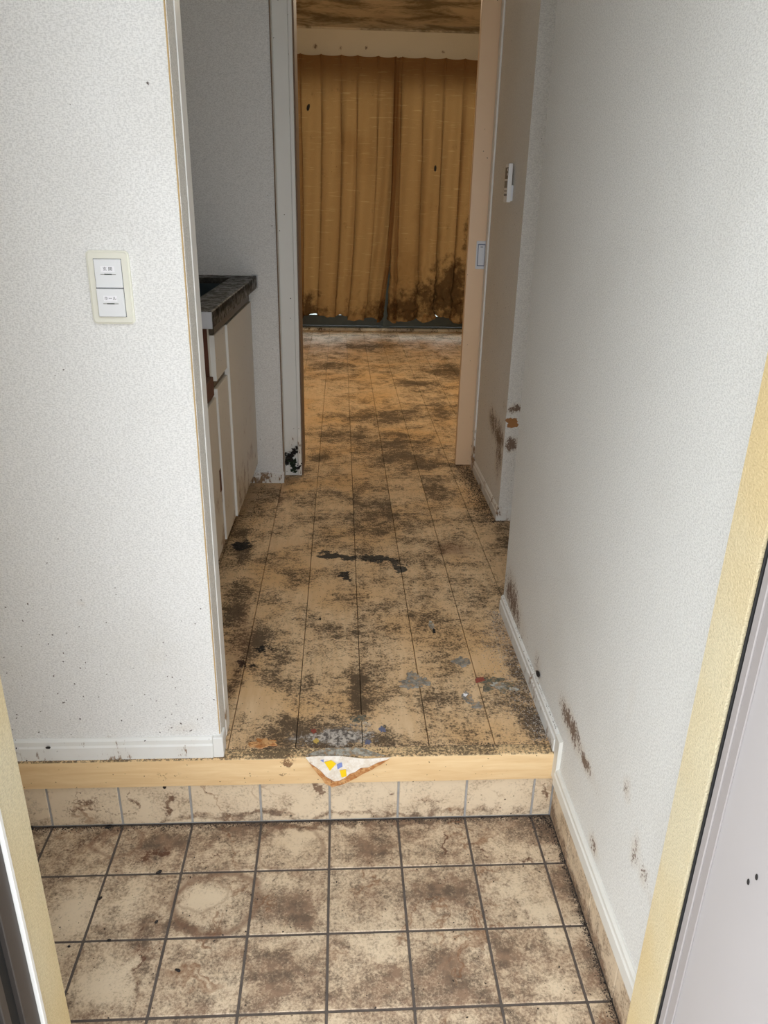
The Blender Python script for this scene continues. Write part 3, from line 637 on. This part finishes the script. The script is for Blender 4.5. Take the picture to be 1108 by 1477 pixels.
# lower stove stand, mostly behind the switch wall
ss = tag(empty('stove_stand', (-0.369, 2.246, 0), KROT), 'low cream stove stand between the sink cabinet and the switch wall', 'cabinet')
lbox('body', (-0.53, -0.80, 0.085), (-0.022, 0, 0.565), M['cab'], ss)
lbox('toe_kick', (-0.53, -0.80, 0.0), (-0.06, 0, 0.085), M['sub'], ss)
sd = lbox('door', (-0.020, -0.290, 0.088), (0, -0.004, 0.560), M['cab'], ss, .0015)
lbox('door', (-0.020, -0.798, 0.088), (0, -0.293, 0.560), M['cab'], ss, .0015)
lbox('top', (-0.53, -0.80, 0.566), (-0.004, -0.004, 0.622), M['rust'], ss, .002)
sub(lbox('torn_patch', (-0.0005, -0.03, 0.27), (0.001, -0.006, 0.34), M['rust'], None), sd)

# ------------------------------------------------------------------ curtains
def curtain(name, label, x_top0, x_top1, x_bot0, x_bot1, pleats, seed, crumple, ztop=2.105, zbot=0.135):
    rnd = random.Random(seed)
    NU, NV = 240, 150
    root = empty(name, ((x_top0 + x_top1) / 2, 6.80, zbot)); NU, NV = 300, 190
    tag(root, label, 'curtain', 'pair of ochre curtains')
    ps = [x_top0] + pleats + [x_top1]
    dep = [rnd.uniform(0.045, 0.085) for _ in ps]; ov = [rnd.uniform(0.8, 1.7) for _ in ps]; dr_ = [rnd.uniform(-.03, .03) for _ in ps]
    hem = [rnd.uniform(-0.035, 0.03) for _ in ps]
    verts, faces = [], []
    for j in range(NV + 1):
        v = j / NV
        for i in range(NU + 1):
            u = i / NU
            xt = x_top0 + (x_top1 - x_top0) * u
            k = 0
            while k < len(ps) - 2 and xt > ps[k + 1]: k += 1
            ph = (xt - ps[k]) / (ps[k + 1] - ps[k]); wd = ps[k + 1] - ps[k]
            grow = min(1.0, v / 0.35)
            A = dep[k] * (0.25 + 0.75 * grow)
            bulge = A * (math.sin(math.pi * ph) ** 0.65 if 0 < ph < 1 else 0)
            bulge += 0.012 * grow * math.sin(2 * math.pi * (ph * 2 + dr_[k] * 20 + v * 0.6)) * math.sin(math.pi * ph)
            pin = 0
            for p_ in pleats:
                pin += 0.020 * math.exp(-((xt - p_) / 0.007) ** 2) * math.exp(-(v / 0.055) ** 2)
            xb = x_bot0 + (x_bot1 - x_bot0) * u
            s = v ** 3
            x = xt * (1 - s) + xb * s + wd / (2 * math.pi) * ov[k] * (0.15 + 0.85 * grow) * -math.sin(2 * math.pi * ph) * 0.9 + dr_[k] * s * math.sin(math.pi * ph)
            broad = 0.030 * grow * (math.sin(11.0 * xt + seed + 1.2 * v) + 0.6 * math.sin(23.0 * xt + 2.3 * seed - 0.8 * v))
            y = 6.815 - bulge - pin + broad * 0.6
            hz = hem[k] * math.sin(math.pi * ph) + 0.012 * math.sin(9 * u + seed)
            z = ztop - 0.010 * math.sin(math.pi * ph) * (1 - v) ** 6 + (zbot + hz - ztop) * v
            if crumple > 0:
                c_ = max(0.0, (v - 0.62) / 0.38) ** 1.2 * crumple * (0.35 + 0.65 * u)
            else:
                c_ = max(0.0, (v - 0.86) / 0.14) * 0.35
            if c_ > 0:
                q = Vector((x * 9, seed * 3.1, z * 8)); nv = mnoise.noise_vector(q) ; nv2 = mnoise.noise_vector(q * 2.7)
                nv3 = mnoise.noise_vector(q * 5.5); y -= c_ * 0.075 * (abs(nv.x) * 1.6 + nv2.x * .8 + nv3.x * .35); x += c_ * 0.05 * (nv.y + .7 * nv2.y + .3 * nv3.y); z += c_ * 0.05 * (nv.z + .6 * nv2.z + .3 * nv3.z)
            verts.append((x, min(y, 6.862), z))
    for j in range(NV):
        for i in range(NU):
            a = j * (NU + 1) + i; faces.append((a, a + 1, a + NU + 2, a + NU + 1))
    mesh('cloth', verts, faces, M['curtain'], root, True, origin=Vector(root.location))
    for p_ in pleats:
        box('hook', (p_ - .004, 6.825, ztop - .04), (p_ + .004, 6.85, ztop + .004), M['white'], root, .001, share=True)
    return root
curtain('curtain', 'left ochre pleated curtain with a clean straight fall and torn hem', -0.62, 0.462, -0.62, 0.352, [-0.47, -0.31, -0.15, 0.005, 0.13, 0.29, 0.425], 3, 0.0, zbot=0.125)
curtain('curtain', 'right ochre curtain with a dark rotten crumpled lower corner', 0.415, 1.42, 0.402, 1.40, [0.475, 0.65, 0.815, 0.965, 1.12, 1.27], 11, 1.0, zbot=0.135)
cr = tag(empty('curtain_rail', (0.40, 6.87, 2.06)), 'white curtain rail hidden behind the curtain tops', 'curtain rail')
box('track', (-0.66, 6.852, 2.065), (1.46, 6.872, 2.088), M['white'], cr, .002)
for x in (-0.5, 0.4, 1.3): box('bracket', (x - .01, 6.872, 2.06), (x + .01, 6.9005, 2.095), M['white'], cr, .001, share=True)

# ------------------------------------------------------------------ unseen ceiling lamp, added to brighten far room and hall floor (above the frame)
t = NT('added_lamp_diffuser'); em = t.n('ShaderNodeEmission'); em.inputs[0].default_value = (1.0, 0.85, 0.63, 1); em.inputs[1].default_value = ADDED_LAMP
t.t.links.new(em.outputs[0], t.out.inputs[0]); M['added_lamp_glow'] = t.m
cl = tag(empty('added_ceiling_lamp', (0.42, 4.70, CEIL - .10)), 'unseen round ceiling lamp added to light the far room warmly', 'ceiling lamp')
def lathe(name, prof, cx_, cy_, mat, parent, n=32):
    vs = [(cx_ + r * math.cos(2 * math.pi * k / n), cy_ + r * math.sin(2 * math.pi * k / n), z) for r, z in prof for k in range(n)]
    fs = [(i * n + k, i * n + (k + 1) % n, (i + 1) * n + (k + 1) % n, (i + 1) * n + k) for i in range(len(prof) - 1) for k in range(n)]
    return mesh(name, vs, fs, mat, parent, True)
lathe('base', [(.12, CEIL), (.27, CEIL - .002), (.275, CEIL - .022), (.25, CEIL - .026)], .42, 4.70, M['rocker'], cl)
lathe('shade', [(.252, CEIL - .024), (.245, CEIL - .05), (.21, CEIL - .075), (.14, CEIL - .092), (.06, CEIL - .099), (.001, CEIL - .100)], .42, 4.70, M['added_lamp_glow'], cl)

# ------------------------------------------------------------------ light switch
def rounded_plate(name, cx, cz, w_, h_, r, y0, y1, mat, parent, bev=.0025):
    bm = bmesh.new(); vs = []
    for sx, sz, a0 in ((1, 1, 0), (-1, 1, 90), (-1, -1, 180), (1, -1, 270)):
        for k in range(7):
            a = math.radians(a0 + k * 15); vs.append(bm.verts.new((cx + sx * (w_ / 2 - r) + r * math.cos(a), y0, cz + sz * (h_ / 2 - r) + r * math.sin(a))))
    f = bm.faces.new(vs)
    ex = bmesh.ops.extrude_face_region(bm, geom=[f]); nv = [g for g in ex['geom'] if isinstance(g, bmesh.types.BMVert)]
    for v in nv: v.co.y = y1
    bmesh.ops.recalc_face_normals(bm, faces=bm.faces[:])
    top = [e for e in bm.edges if all(abs(v.co.y - y1) < 1e-6 for v in e.verts)]
    bmesh.ops.bevel(bm, geom=top, offset=bev, segments=3, affect='EDGES')
    bm.verts.index_update(); V = [v.co.copy() for v in bm.verts]; Fc = [[v.index for v in f.verts] for f in bm.faces]; bm.free()
    return mesh(name, V, Fc, mat, parent)
def text(name, body, size, loc, mat, parent):
    cu = bpy.data.curves.new(name, 'FONT'); cu.body = body; cu.size = size; cu.align_x = 'CENTER'; cu.align_y = 'CENTER'; cu.extrude = 0.0001
    o = bpy.data.objects.new(name, cu); C.objects.link(o)
    dg = bpy.context.evaluated_depsgraph_get(); me = bpy.data.meshes.new_from_object(o.evaluated_get(dg)); bpy.data.objects.remove(o)
    for v in me.vertices: v.co = Vector((v.co.x, -v.co.z, v.co.y))
    me.materials.clear()
    return link(name, me, mat, parent, Vector(loc) - base_of(parent))
sw = tag(empty('light_switch', (-0.382, YL, 0.914)), 'ivory light switch plate with two white rockers on the white wall', 'light switch')
cx, cz = -0.382, 0.9715
rounded_plate('plate', cx, cz, 0.069, 0.1175, 0.007, YL, YL - .0075, M['plate'], sw, .003)
box('recess', (cx - .0225, YL - .0080, cz - .0465), (cx + .0225, YL - .0074, cz + .0465), M['ink'], sw)
for k, (za, zb, dy, word) in enumerate(((cz + .0008, cz + .0458, .0, '玄 関'), (cz - .0458, cz - .0008, .0025, 'ホール'))):
    r = box('rocker', (cx - .0218, YL - .0105 - dy, za), (cx + .0218, YL - .007, zb), M['rocker'], sw, .0008)
    zc = (za + zb) / 2; yf = YL - .0105 - dy
    for (nm, lo, hi, mt) in (('name_label', (cx - .011, yf - .0003, zc + .0025), (cx + .011, yf + .0004, zc + .0115), M['sticker']), ('indicator', (cx - .006, yf - .0006, zc - .0020), (cx + .006, yf + .0004, zc - .0002), M['lamp']), ('groove', (cx - .0125, yf - .0002, zc - .0018), (cx + .0125, yf + .0004, zc - .0006), M['button'])):
        sub(box(nm, lo, hi, mt), r); 
    for ch in r.children: ch.location = Vector(ch.location) - Vector(sw.location)
    tx = text('lettering', word, .0068, (cx, yf - .0004, zc + .0070), M['ink'], None); tx.parent = r; tx.location = Vector(tx.location) - Vector(r.location) - Vector(sw.location)

# ------------------------------------------------------------------ remote control in its wall holder
rc = tag(empty('remote_control', (0.576, 2.84, 1.106)), 'slim white remote control in a holder on the dirty hall wall', 'remote control')
box('holder', (0.578, 2.816, 1.110), (0.5872, 2.860, 1.160), M['pull'], rc, .002, 2)
box('body', (0.5655, 2.810, 1.106), (0.580, 2.866, 1.228), M['rocker'], rc, .003, 2)
scn = box('screen', (0.5648, 2.815, 1.180), (0.5660, 2.861, 1.216), M['screen'], rc)
for zz in (1.190, 1.204): sub(box('digit', (0.5642, 2.819, zz), (0.5650, 2.829, zz + .008), M['sticker']), scn)
for ch in scn.children: ch.location = Vector(ch.location) - Vector(rc.location)
box('button', (0.5640, 2.817, 1.152), (0.5658, 2.859, 1.174), M['button'], rc, .001)
for yy in (2.820, 2.836, 2.852): box('button', (0.5644, yy - .004, 1.126), (0.5658, yy + .004, 1.133), M['screen'], rc, share=True)
box('button', (0.5644, 2.817, 1.140), (0.5658, 2.859, 1.144), M['button'], rc)

# ------------------------------------------------------------------ torn wrapper hanging over the step edge
tw = tag(empty('torn_wrapper', (0.0, 1.325, -0.068)), 'torn white wrapper with yellow and blue print hanging over the step edge', 'wrapper')
def sheet(name, pts, y, mat, parent, bend=0.0, th=.0012):
    vs = [(x, y - bend * math.sin((z + .07) * 40), z) for x, z in pts]; n = len(vs)
    vs2 = [(x, yy + th, z) for x, yy, z in vs]
    return mesh(name, vs + vs2, [list(range(n)), list(range(2 * n - 1, n - 1, -1))] + [[i, (i + 1) % n, n + (i + 1) % n, n + i] for i in range(n)], mat, parent)
def wpt(px, py, y=1.325): q = at(px, py, y=y); return (q.x, q.z)
sheet('sheet', [wpt(*q) for q in ((441, 1092), (458, 1090), (490, 1090), (525, 1094), (564, 1092), (545, 1102), (522, 1112), (506, 1121), (490, 1128), (479, 1130), (470, 1126), (460, 1114), (450, 1104))], 1.3235, M['wrap'], tw)
sheet('soaked_edge', [wpt(*q) for q in ((446, 1099), (455, 1105), (463, 1111), (470, 1119), (477, 1123), (482, 1126), (490, 1125), (498, 1121), (505, 1115), (512, 1113), (520, 1107), (531, 1106), (545, 1099), (561, 1094), (550, 1101), (544, 1104), (536, 1109), (523, 1115), (515, 1120), (507, 1124), (497, 1129), (490, 1131), (479, 1134), (474, 1131), (469, 1129), (464, 1121), (460, 1117), (452, 1107))], 1.3215, M['wrap_brown'], tw)
sheet('yellow_print', [wpt(*q) for q in ((468, 1098), (478, 1095), (485, 1100), (476, 1110))], 1.3212, M['yellow'], tw, th=.0006)
sheet('yellow_print', [wpt(*q) for q in ((490, 1110), (499, 1108), (500, 1118), (493, 1120))], 1.3212, M['yellow'], tw, th=.0006)
sheet('blue_print', [wpt(*q) for q in ((486, 1101), (493, 1098), (494, 1104), (487, 1108))], 1.3211, M['bluep'], tw, th=.0005)
sheet('blue_print', [wpt(*q) for q in ((462, 1095), (467, 1094), (467, 1098))], 1.3211, M['bluep'], tw, th=.0005)
topq = [at(x, y, z=0.0) for x, y in ((440, 1090), (470, 1080), (520, 1079), (556, 1091))]
mesh('top_flap', [(q.x, max(q.y, 1.3235), 0.0006) for q in topq] + [(q.x, max(q.y, 1.3235), 0.0020) for q in topq], [(0, 1, 2, 3), (7, 6, 5, 4), (0, 3, 7, 4), (0, 4, 5, 1), (1, 5, 6, 2), (2, 6, 7, 3)], M['scrap_pale'], tw)

# ------------------------------------------------------------------ flattened scraps on the hall floor
def scrap(name, label, px, py, rx, ry, mats, seed, cat='scrap'):
    rnd = random.Random(seed); c_ = at(px, py, z=0.0)
    a = (at(px + rx, py, z=0) - at(px - rx, py, z=0)).length / 2; b = (at(px, py + ry, z=0) - at(px, py - ry, z=0)).length / 2
    root = empty(name, (c_.x, c_.y, 0.0)); tag(root, label, cat, 'scraps flattened on the hall floor')
    def piece(nm, ox, oy, k, mat, z0):
        n = 40; rr = [0.35 + 0.9 * rnd.random() for _ in range(n)]
        rr = [(rr[i - 1] + rr[i] * 2 + rr[(i + 1) % n]) / 4 for i in range(n)]
        ring = [(c_.x + ox * a + a * k * rr[i] * math.cos(2 * math.pi * i / n), c_.y + oy * b + b * k * rr[i] * math.sin(2 * math.pi * i / n)) for i in range(n)]
        vs = [(x, y, z0) for x, y in ring] + [(x * .94 + (c_.x + ox * a) * .06, y * .94 + (c_.y + oy * b) * .06, z0 + .0012 + .0016 * rnd.random()) for x, y in ring] + [(c_.x + ox * a, c_.y + oy * b, z0 + .002)]
        fs = [(i, (i + 1) % n, n + (i + 1) % n, n + i) for i in range(n)] + [(n + i, n + (i + 1) % n, 2 * n) for i in range(n)] + [list(range(n - 1, -1, -1))]
        mesh(nm, vs, fs, mat, root)
    for q, (nm, ox, oy, k, mat) in enumerate(mats): piece(nm, ox, oy, k, M[mat], 0.0004 + q * .0006)
scrap('paper_scrap', 'grey cross shaped paper residue on the floor planks', 598, 986, 22, 14, [('sheet', -.35, -.1, .75, 'scrap'), ('sheet', .45, .1, .6, 'scrap'), ('sheet', -.05, .7, .5, 'scrap')], 1)
scrap('leaf_scrap', 'dark green crumpled scrap with a red corner near the right wall', 712, 988, 28, 14, [('sheet', 0, 0, .95, 'scrap_green'), ('sheet', .25, -.2, .55, 'scrap_pale'), ('corner', -.65, .5, .34, 'scrap_red'), ('corner', .95, -.55, .26, 'scrap_pale')], 2)
scrap('foil_scrap', 'narrow pale foil scrap lying below the red cornered scrap', 676, 1007, 10, 9, [('sheet', -.1, .1, .95, 'scrap'), ('highlight', -.4, .4, .35, 'sticker')], 3)
scrap('foil_scrap', 'small grey torn strip at the end of the narrow foil scrap', 688, 1018, 9, 6, [('sheet', 0, 0, 1, 'scrap')], 4)
scrap('paper_scrap', 'faint grey oval paper mark above the green scrap', 664, 955, 14, 8, [('sheet', 0, 0, 1, 'scrap')], 5)
scrap('paper_scrap', 'tiny blue grey shred above the cross joint of the planks', 622, 902, 4, 7, [('sheet', 0, 0, 1, 'scrap_pale'), ('sheet', .5, -1.2, .6, 'black')], 6)
scrap('paper_scrap', 'small red shred in the grey residue by the step edge', 453, 1055, 5, 4, [('sheet', 0, 0, 1, 'scrap_red')], 7)
scrap('paper_scrap', 'small yellow shred in the grey residue by the step edge', 456, 1069, 5, 4, [('sheet', 0, 0, 1, 'yellow_dull')], 8)
scrap('paper_scrap', 'blue shred beside the grey residue by the step edge', 552, 1052, 6, 6, [('sheet', 0, 0, 1, 'blue_dull'), ('sheet', .5, .5, .5, 'scrap_green')], 9)
scrap('paper_scrap', 'blue shred nearest the wrapper by the step edge', 531, 1071, 5, 4, [('sheet', 0, 0, 1, 'blue_dull')], 10)
scrap('paper_scrap', 'oval grey film beside the dark smear near the step edge', 520, 1037, 20, 6, [('sheet', 0, 0, 1, 'scrap_green')], 12)
scrap('paper_scrap', 'brown curled flake at the foot of the switch wall', 380, 1072, 20, 9, [('sheet', 0, 0, 1, 'wrap_brown')], 13)

# green growth at the foot of the door casing
mg = tag(empty('green_growth', (-0.212, 3.118, 0.03)), 'dark green and black clump stuck to the foot of the white door casing', 'growth')
rnd = random.Random(5)
def clump(name, pts, mat, n, parent, spread):
    vs, fs = [], []
    for _ in range(n):
        px, pz = rnd.choice(pts); q = Vector((px + rnd.gauss(0, spread), 3.118 - abs(rnd.gauss(0, .004)), pz + rnd.gauss(0, spread)))
        r = rnd.uniform(.005, .012); a = rnd.uniform(0, 6.28); b0 = len(vs)
        dx, dz = r * math.cos(a), r * math.sin(a)
        vs += [q + Vector((-dx, 0, -dz)), q + Vector((dz * .5, -.003, -dx * .5)), q + Vector((dx, -.001, dz)), q + Vector((-dz * .5, -.003, dx * .5)), q + Vector((0, .003, 0))]
        fs += [(b0, b0 + 1, b0 + 2, b0 + 3), (b0, b0 + 4, b0 + 1), (b0 + 1, b0 + 4, b0 + 2), (b0 + 2, b0 + 4, b0 + 3), (b0 + 3, b0 + 4, b0)]
    return mesh(name, vs, fs, mat, parent)
def cp(px, py): q = at(px, py, y=3.118); return (q.x, q.z)
clump('black_lumps', [cp(417, 658), cp(420, 656), cp(425, 652), cp(415, 667), cp(418, 662), cp(427, 649)], M['black'], 60, mg, .006)
clump('leaves', [cp(422, 665), cp(424, 670), cp(424, 676), cp(420, 662)], M['moss'], 50, mg, .006)
clump('black_lumps', [cp(433, 667), cp(431, 672)], M['black'], 10, mg, .005)

from mathutils.bvhtree import BVHTree
def on_curtain(px, py):
    d = (at(px, py, y=6.8) - CAM).normalized(); best = None
    for o in [o for o in C.objects if o.name.split('.')[0] == 'cloth']:
        w_ = Vector(o.location) + base_of(o.parent)
        bt = BVHTree.FromPolygons([v.co + w_ for v in o.data.vertices], [tuple(p.vertices) for p in o.data.polygons])
        h = bt.ray_cast(CAM, d)
        if h[0] is not None and (best is None or h[3] < best[1]): best = (h[0], h[3])
    return best[0]
# ------------------------------------------------------------------ single dark droppings and dead insects
def pellet(label, p_, s, rz=0.0, name='debris_pellet', mat='black', tilt=(0, 0)):
    bm = bmesh.new(); bmesh.ops.create_icosphere(bm, subdivisions=2, radius=1.0)
    for v in bm.verts:
        k = 1 + .18 * math.sin(v.co.x * 5 + s[0] * 900)
        v.co = Vector((v.co.x * s[0] * (1 - .15 * v.co.x), v.co.y * s[1] * k, v.co.z * s[2]))
    me = bpy.data.meshes.new(name); bm.to_mesh(me); bm.free()
    o = link(name, me, M[mat], None, p_); o.rotation_euler = (tilt[0], tilt[1], rz)
    return tag(o, label, 'insect' if name == 'insect' else 'debris', 'insects on the curtains' if name == 'insect' else 'black debris pellets')
q = at(70, 1078, y=1.334); pellet('black pellet on the left part of the white baseboard', (q.x, 1.333, q.z), (.0055, .0022, .0028))
q = at(49, 1186, z=GZ); pellet('largest black pellet at the far left foot of the riser', (q.x, 1.336, GZ + .004), (.010, .006, .0045))
q = at(162, 1182, z=GZ); pellet('dark pellet in the joint at the foot of the riser', (q.x, 1.337, GZ + .003), (.008, .004, .003), .3)
q = at(237, 1137, y=1.336); pellet('black pellet hanging just under the pine step edge', (q.x, 1.340, q.z), (.004, .003, .005))
q = at(230, 1259, z=GZ); pellet('brown black pellet beside the wiped rectangle on the tiles', (q.x, q.y, GZ + .003), (.007, .003, .003), .6)
q = at(145, 1297, z=GZ); pellet('black curled speck on the grout line at the left', (q.x, q.y, GZ + .003), (.005, .0025, .003), .9)
q = at(257, 1401, z=GZ); pellet('dark oval speck in the middle of a pale tile', (q.x, q.y, GZ + .0025), (.006, .0025, .0025), -.4)
q = at(226, 1331, z=GZ); pellet('black speck in the brown stain on the tile corner', (q.x, q.y, GZ + .003), (.004, .0025, .003), .8)
q = at(158, 1357, z=GZ); pellet('black speck on the second grout line', (q.x, q.y, GZ + .002), (.004, .002, .003), 0)
q = at(100, 1366, z=GZ); pellet('tiny black speck on the leftmost clean tile', (q.x, q.y, GZ + .002), (.003, .002, .002), 0)
q = on_curtain(445, 155); pellet('black insect high on the left curtain', (q.x, q.y - .003, q.z), (.012, .006, .026), .0, 'insect', tilt=(0, .25))
q = on_curtain(628, 243); pellet('black insect on the middle of the right curtain', (q.x, q.y - .003, q.z), (.011, .006, .024), .0, 'insect')
q = at(368, 502, x=-.342); pellet('black lump of dirt high on the cabinet door', (q.x, q.y, q.z), (.004, .010, .008))
q = at(462, 894, z=0); pellet('small black pellet alone on a floor plank', (q.x, q.y, .003), (.003, .005, .003), .1)
q = at(775, 972, x=XR - .006); pellet('dark clot on the top edge of the right baseboard', (XR - .004, q.y, q.z), (.004, .012, .006))
q = at(1080, 1272, x=.441); pellet('upper dark speck on the open grey door', (.4405, q.y, q.z), (.001, .0022, .004))
q = at(1092, 1265, x=.441); pellet('right dark speck on the open grey door', (.4405, q.y, q.z), (.001, .0022, .004))

# ------------------------------------------------------------------ loose grit (uncountable)
def grit(name, label, samples, mat):
    vs, fs = [], []
    for (x, y, z, r) in samples:
        b0 = len(vs); a = random.uniform(0, 6.28); e = random.uniform(.5, 1.3)
        for k in range(3): vs.append((x + r * e * math.cos(a + k * 2.1), y + r * math.sin(a + k * 2.1), z))
        vs.append((x, y, z + r * random.uniform(.6, 1.3)))
        fs += [(b0, b0 + 1, b0 + 3), (b0 + 1, b0 + 2, b0 + 3), (b0 + 2, b0, b0 + 3)]
    o = mesh(name, vs, fs, mat); return tag(o, label, 'grit', kind='stuff')
S = []
for _ in range(3000):
    y = random.uniform(1.37, 1.95); d = abs(random.gauss(0, .028)) * (1.4 if 1.45 < y < 1.85 else .7)
    S.append((XR - .011 - d, y, 0.0, random.uniform(.0006, .0018)))
for _ in range(2200):
    y = random.uniform(1.34, 1.955)
    if math.sin(y * 37) + math.sin(y * 13 + 1) > -0.6: S.append((XR - random.uniform(0, .004), y, 0.0495 - random.uniform(0, .002), random.uniform(.0006, .0016)))
grit('floor_grit', 'grey grit gathered along the right baseboard of the hall', S, M['crumb2'])
S = []
for _ in range(1600):
    y = random.uniform(2.60, 3.24); S.append((0.576 - abs(random.gauss(0, .035)), y, 0.0, random.uniform(.001, .003)))
for _ in range(300): S.append((random.uniform(.56, .8), 2.62 - abs(random.gauss(0, .012)), 0.0, random.uniform(.001, .003)))
grit('floor_grit', 'dark crumbs heaped below the wall remote', S, M['crumb'])
S = []
for _ in range(2600):
    x = random.uniform(-.95, .47); S.append((x, 1.342 - abs(random.gauss(0, .007)), GZ, random.uniform(.0006, .0020)))
for _ in range(500): S.append((XR - abs(random.gauss(0, .02)), 1.342 - abs(random.gauss(0, .03)), GZ, random.uniform(.0008, .0022)))
for _ in range(1400): S.append((0.478 - abs(random.gauss(0, .006)), random.uniform(.77, 1.34), GZ, random.uniform(.0006, .0022)))
for _ in range(900):
    S.append((random.uniform(-.9, .46), random.uniform(.72, 1.33), GZ, random.uniform(.0005, .0016)))
grit('entry_grit', 'black grit on the entry tiles, thickest in the corners', S, M['crumb'])
S = []
for _ in range(1500): S.append((random.uniform(-.33, .37), random.uniform(1.37, 3.1), 0.0, random.uniform(.0005, .0018)))
for _ in range(700): S.append((random.uniform(-.25, .46), 1.362 + random.gauss(0, .005), 0.0, random.uniform(.0006, .0018)))
for _ in range(700): S.append((-.338 + abs(random.gauss(0, .02)), random.uniform(1.6, 3.0), 0.0, random.uniform(.0008, .0026)))
grit('floor_grit', 'fine dark grit scattered over the hall planks', S, M['crumb'])
S = []
for _ in range(500): S.append((random.uniform(-.9, -.26), 1.340 - random.uniform(0, .009), 0.0, random.uniform(.0005, .0014)))
grit('step_grit', 'fine dirt on the step edge below the white baseboard', S, M['crumb'])
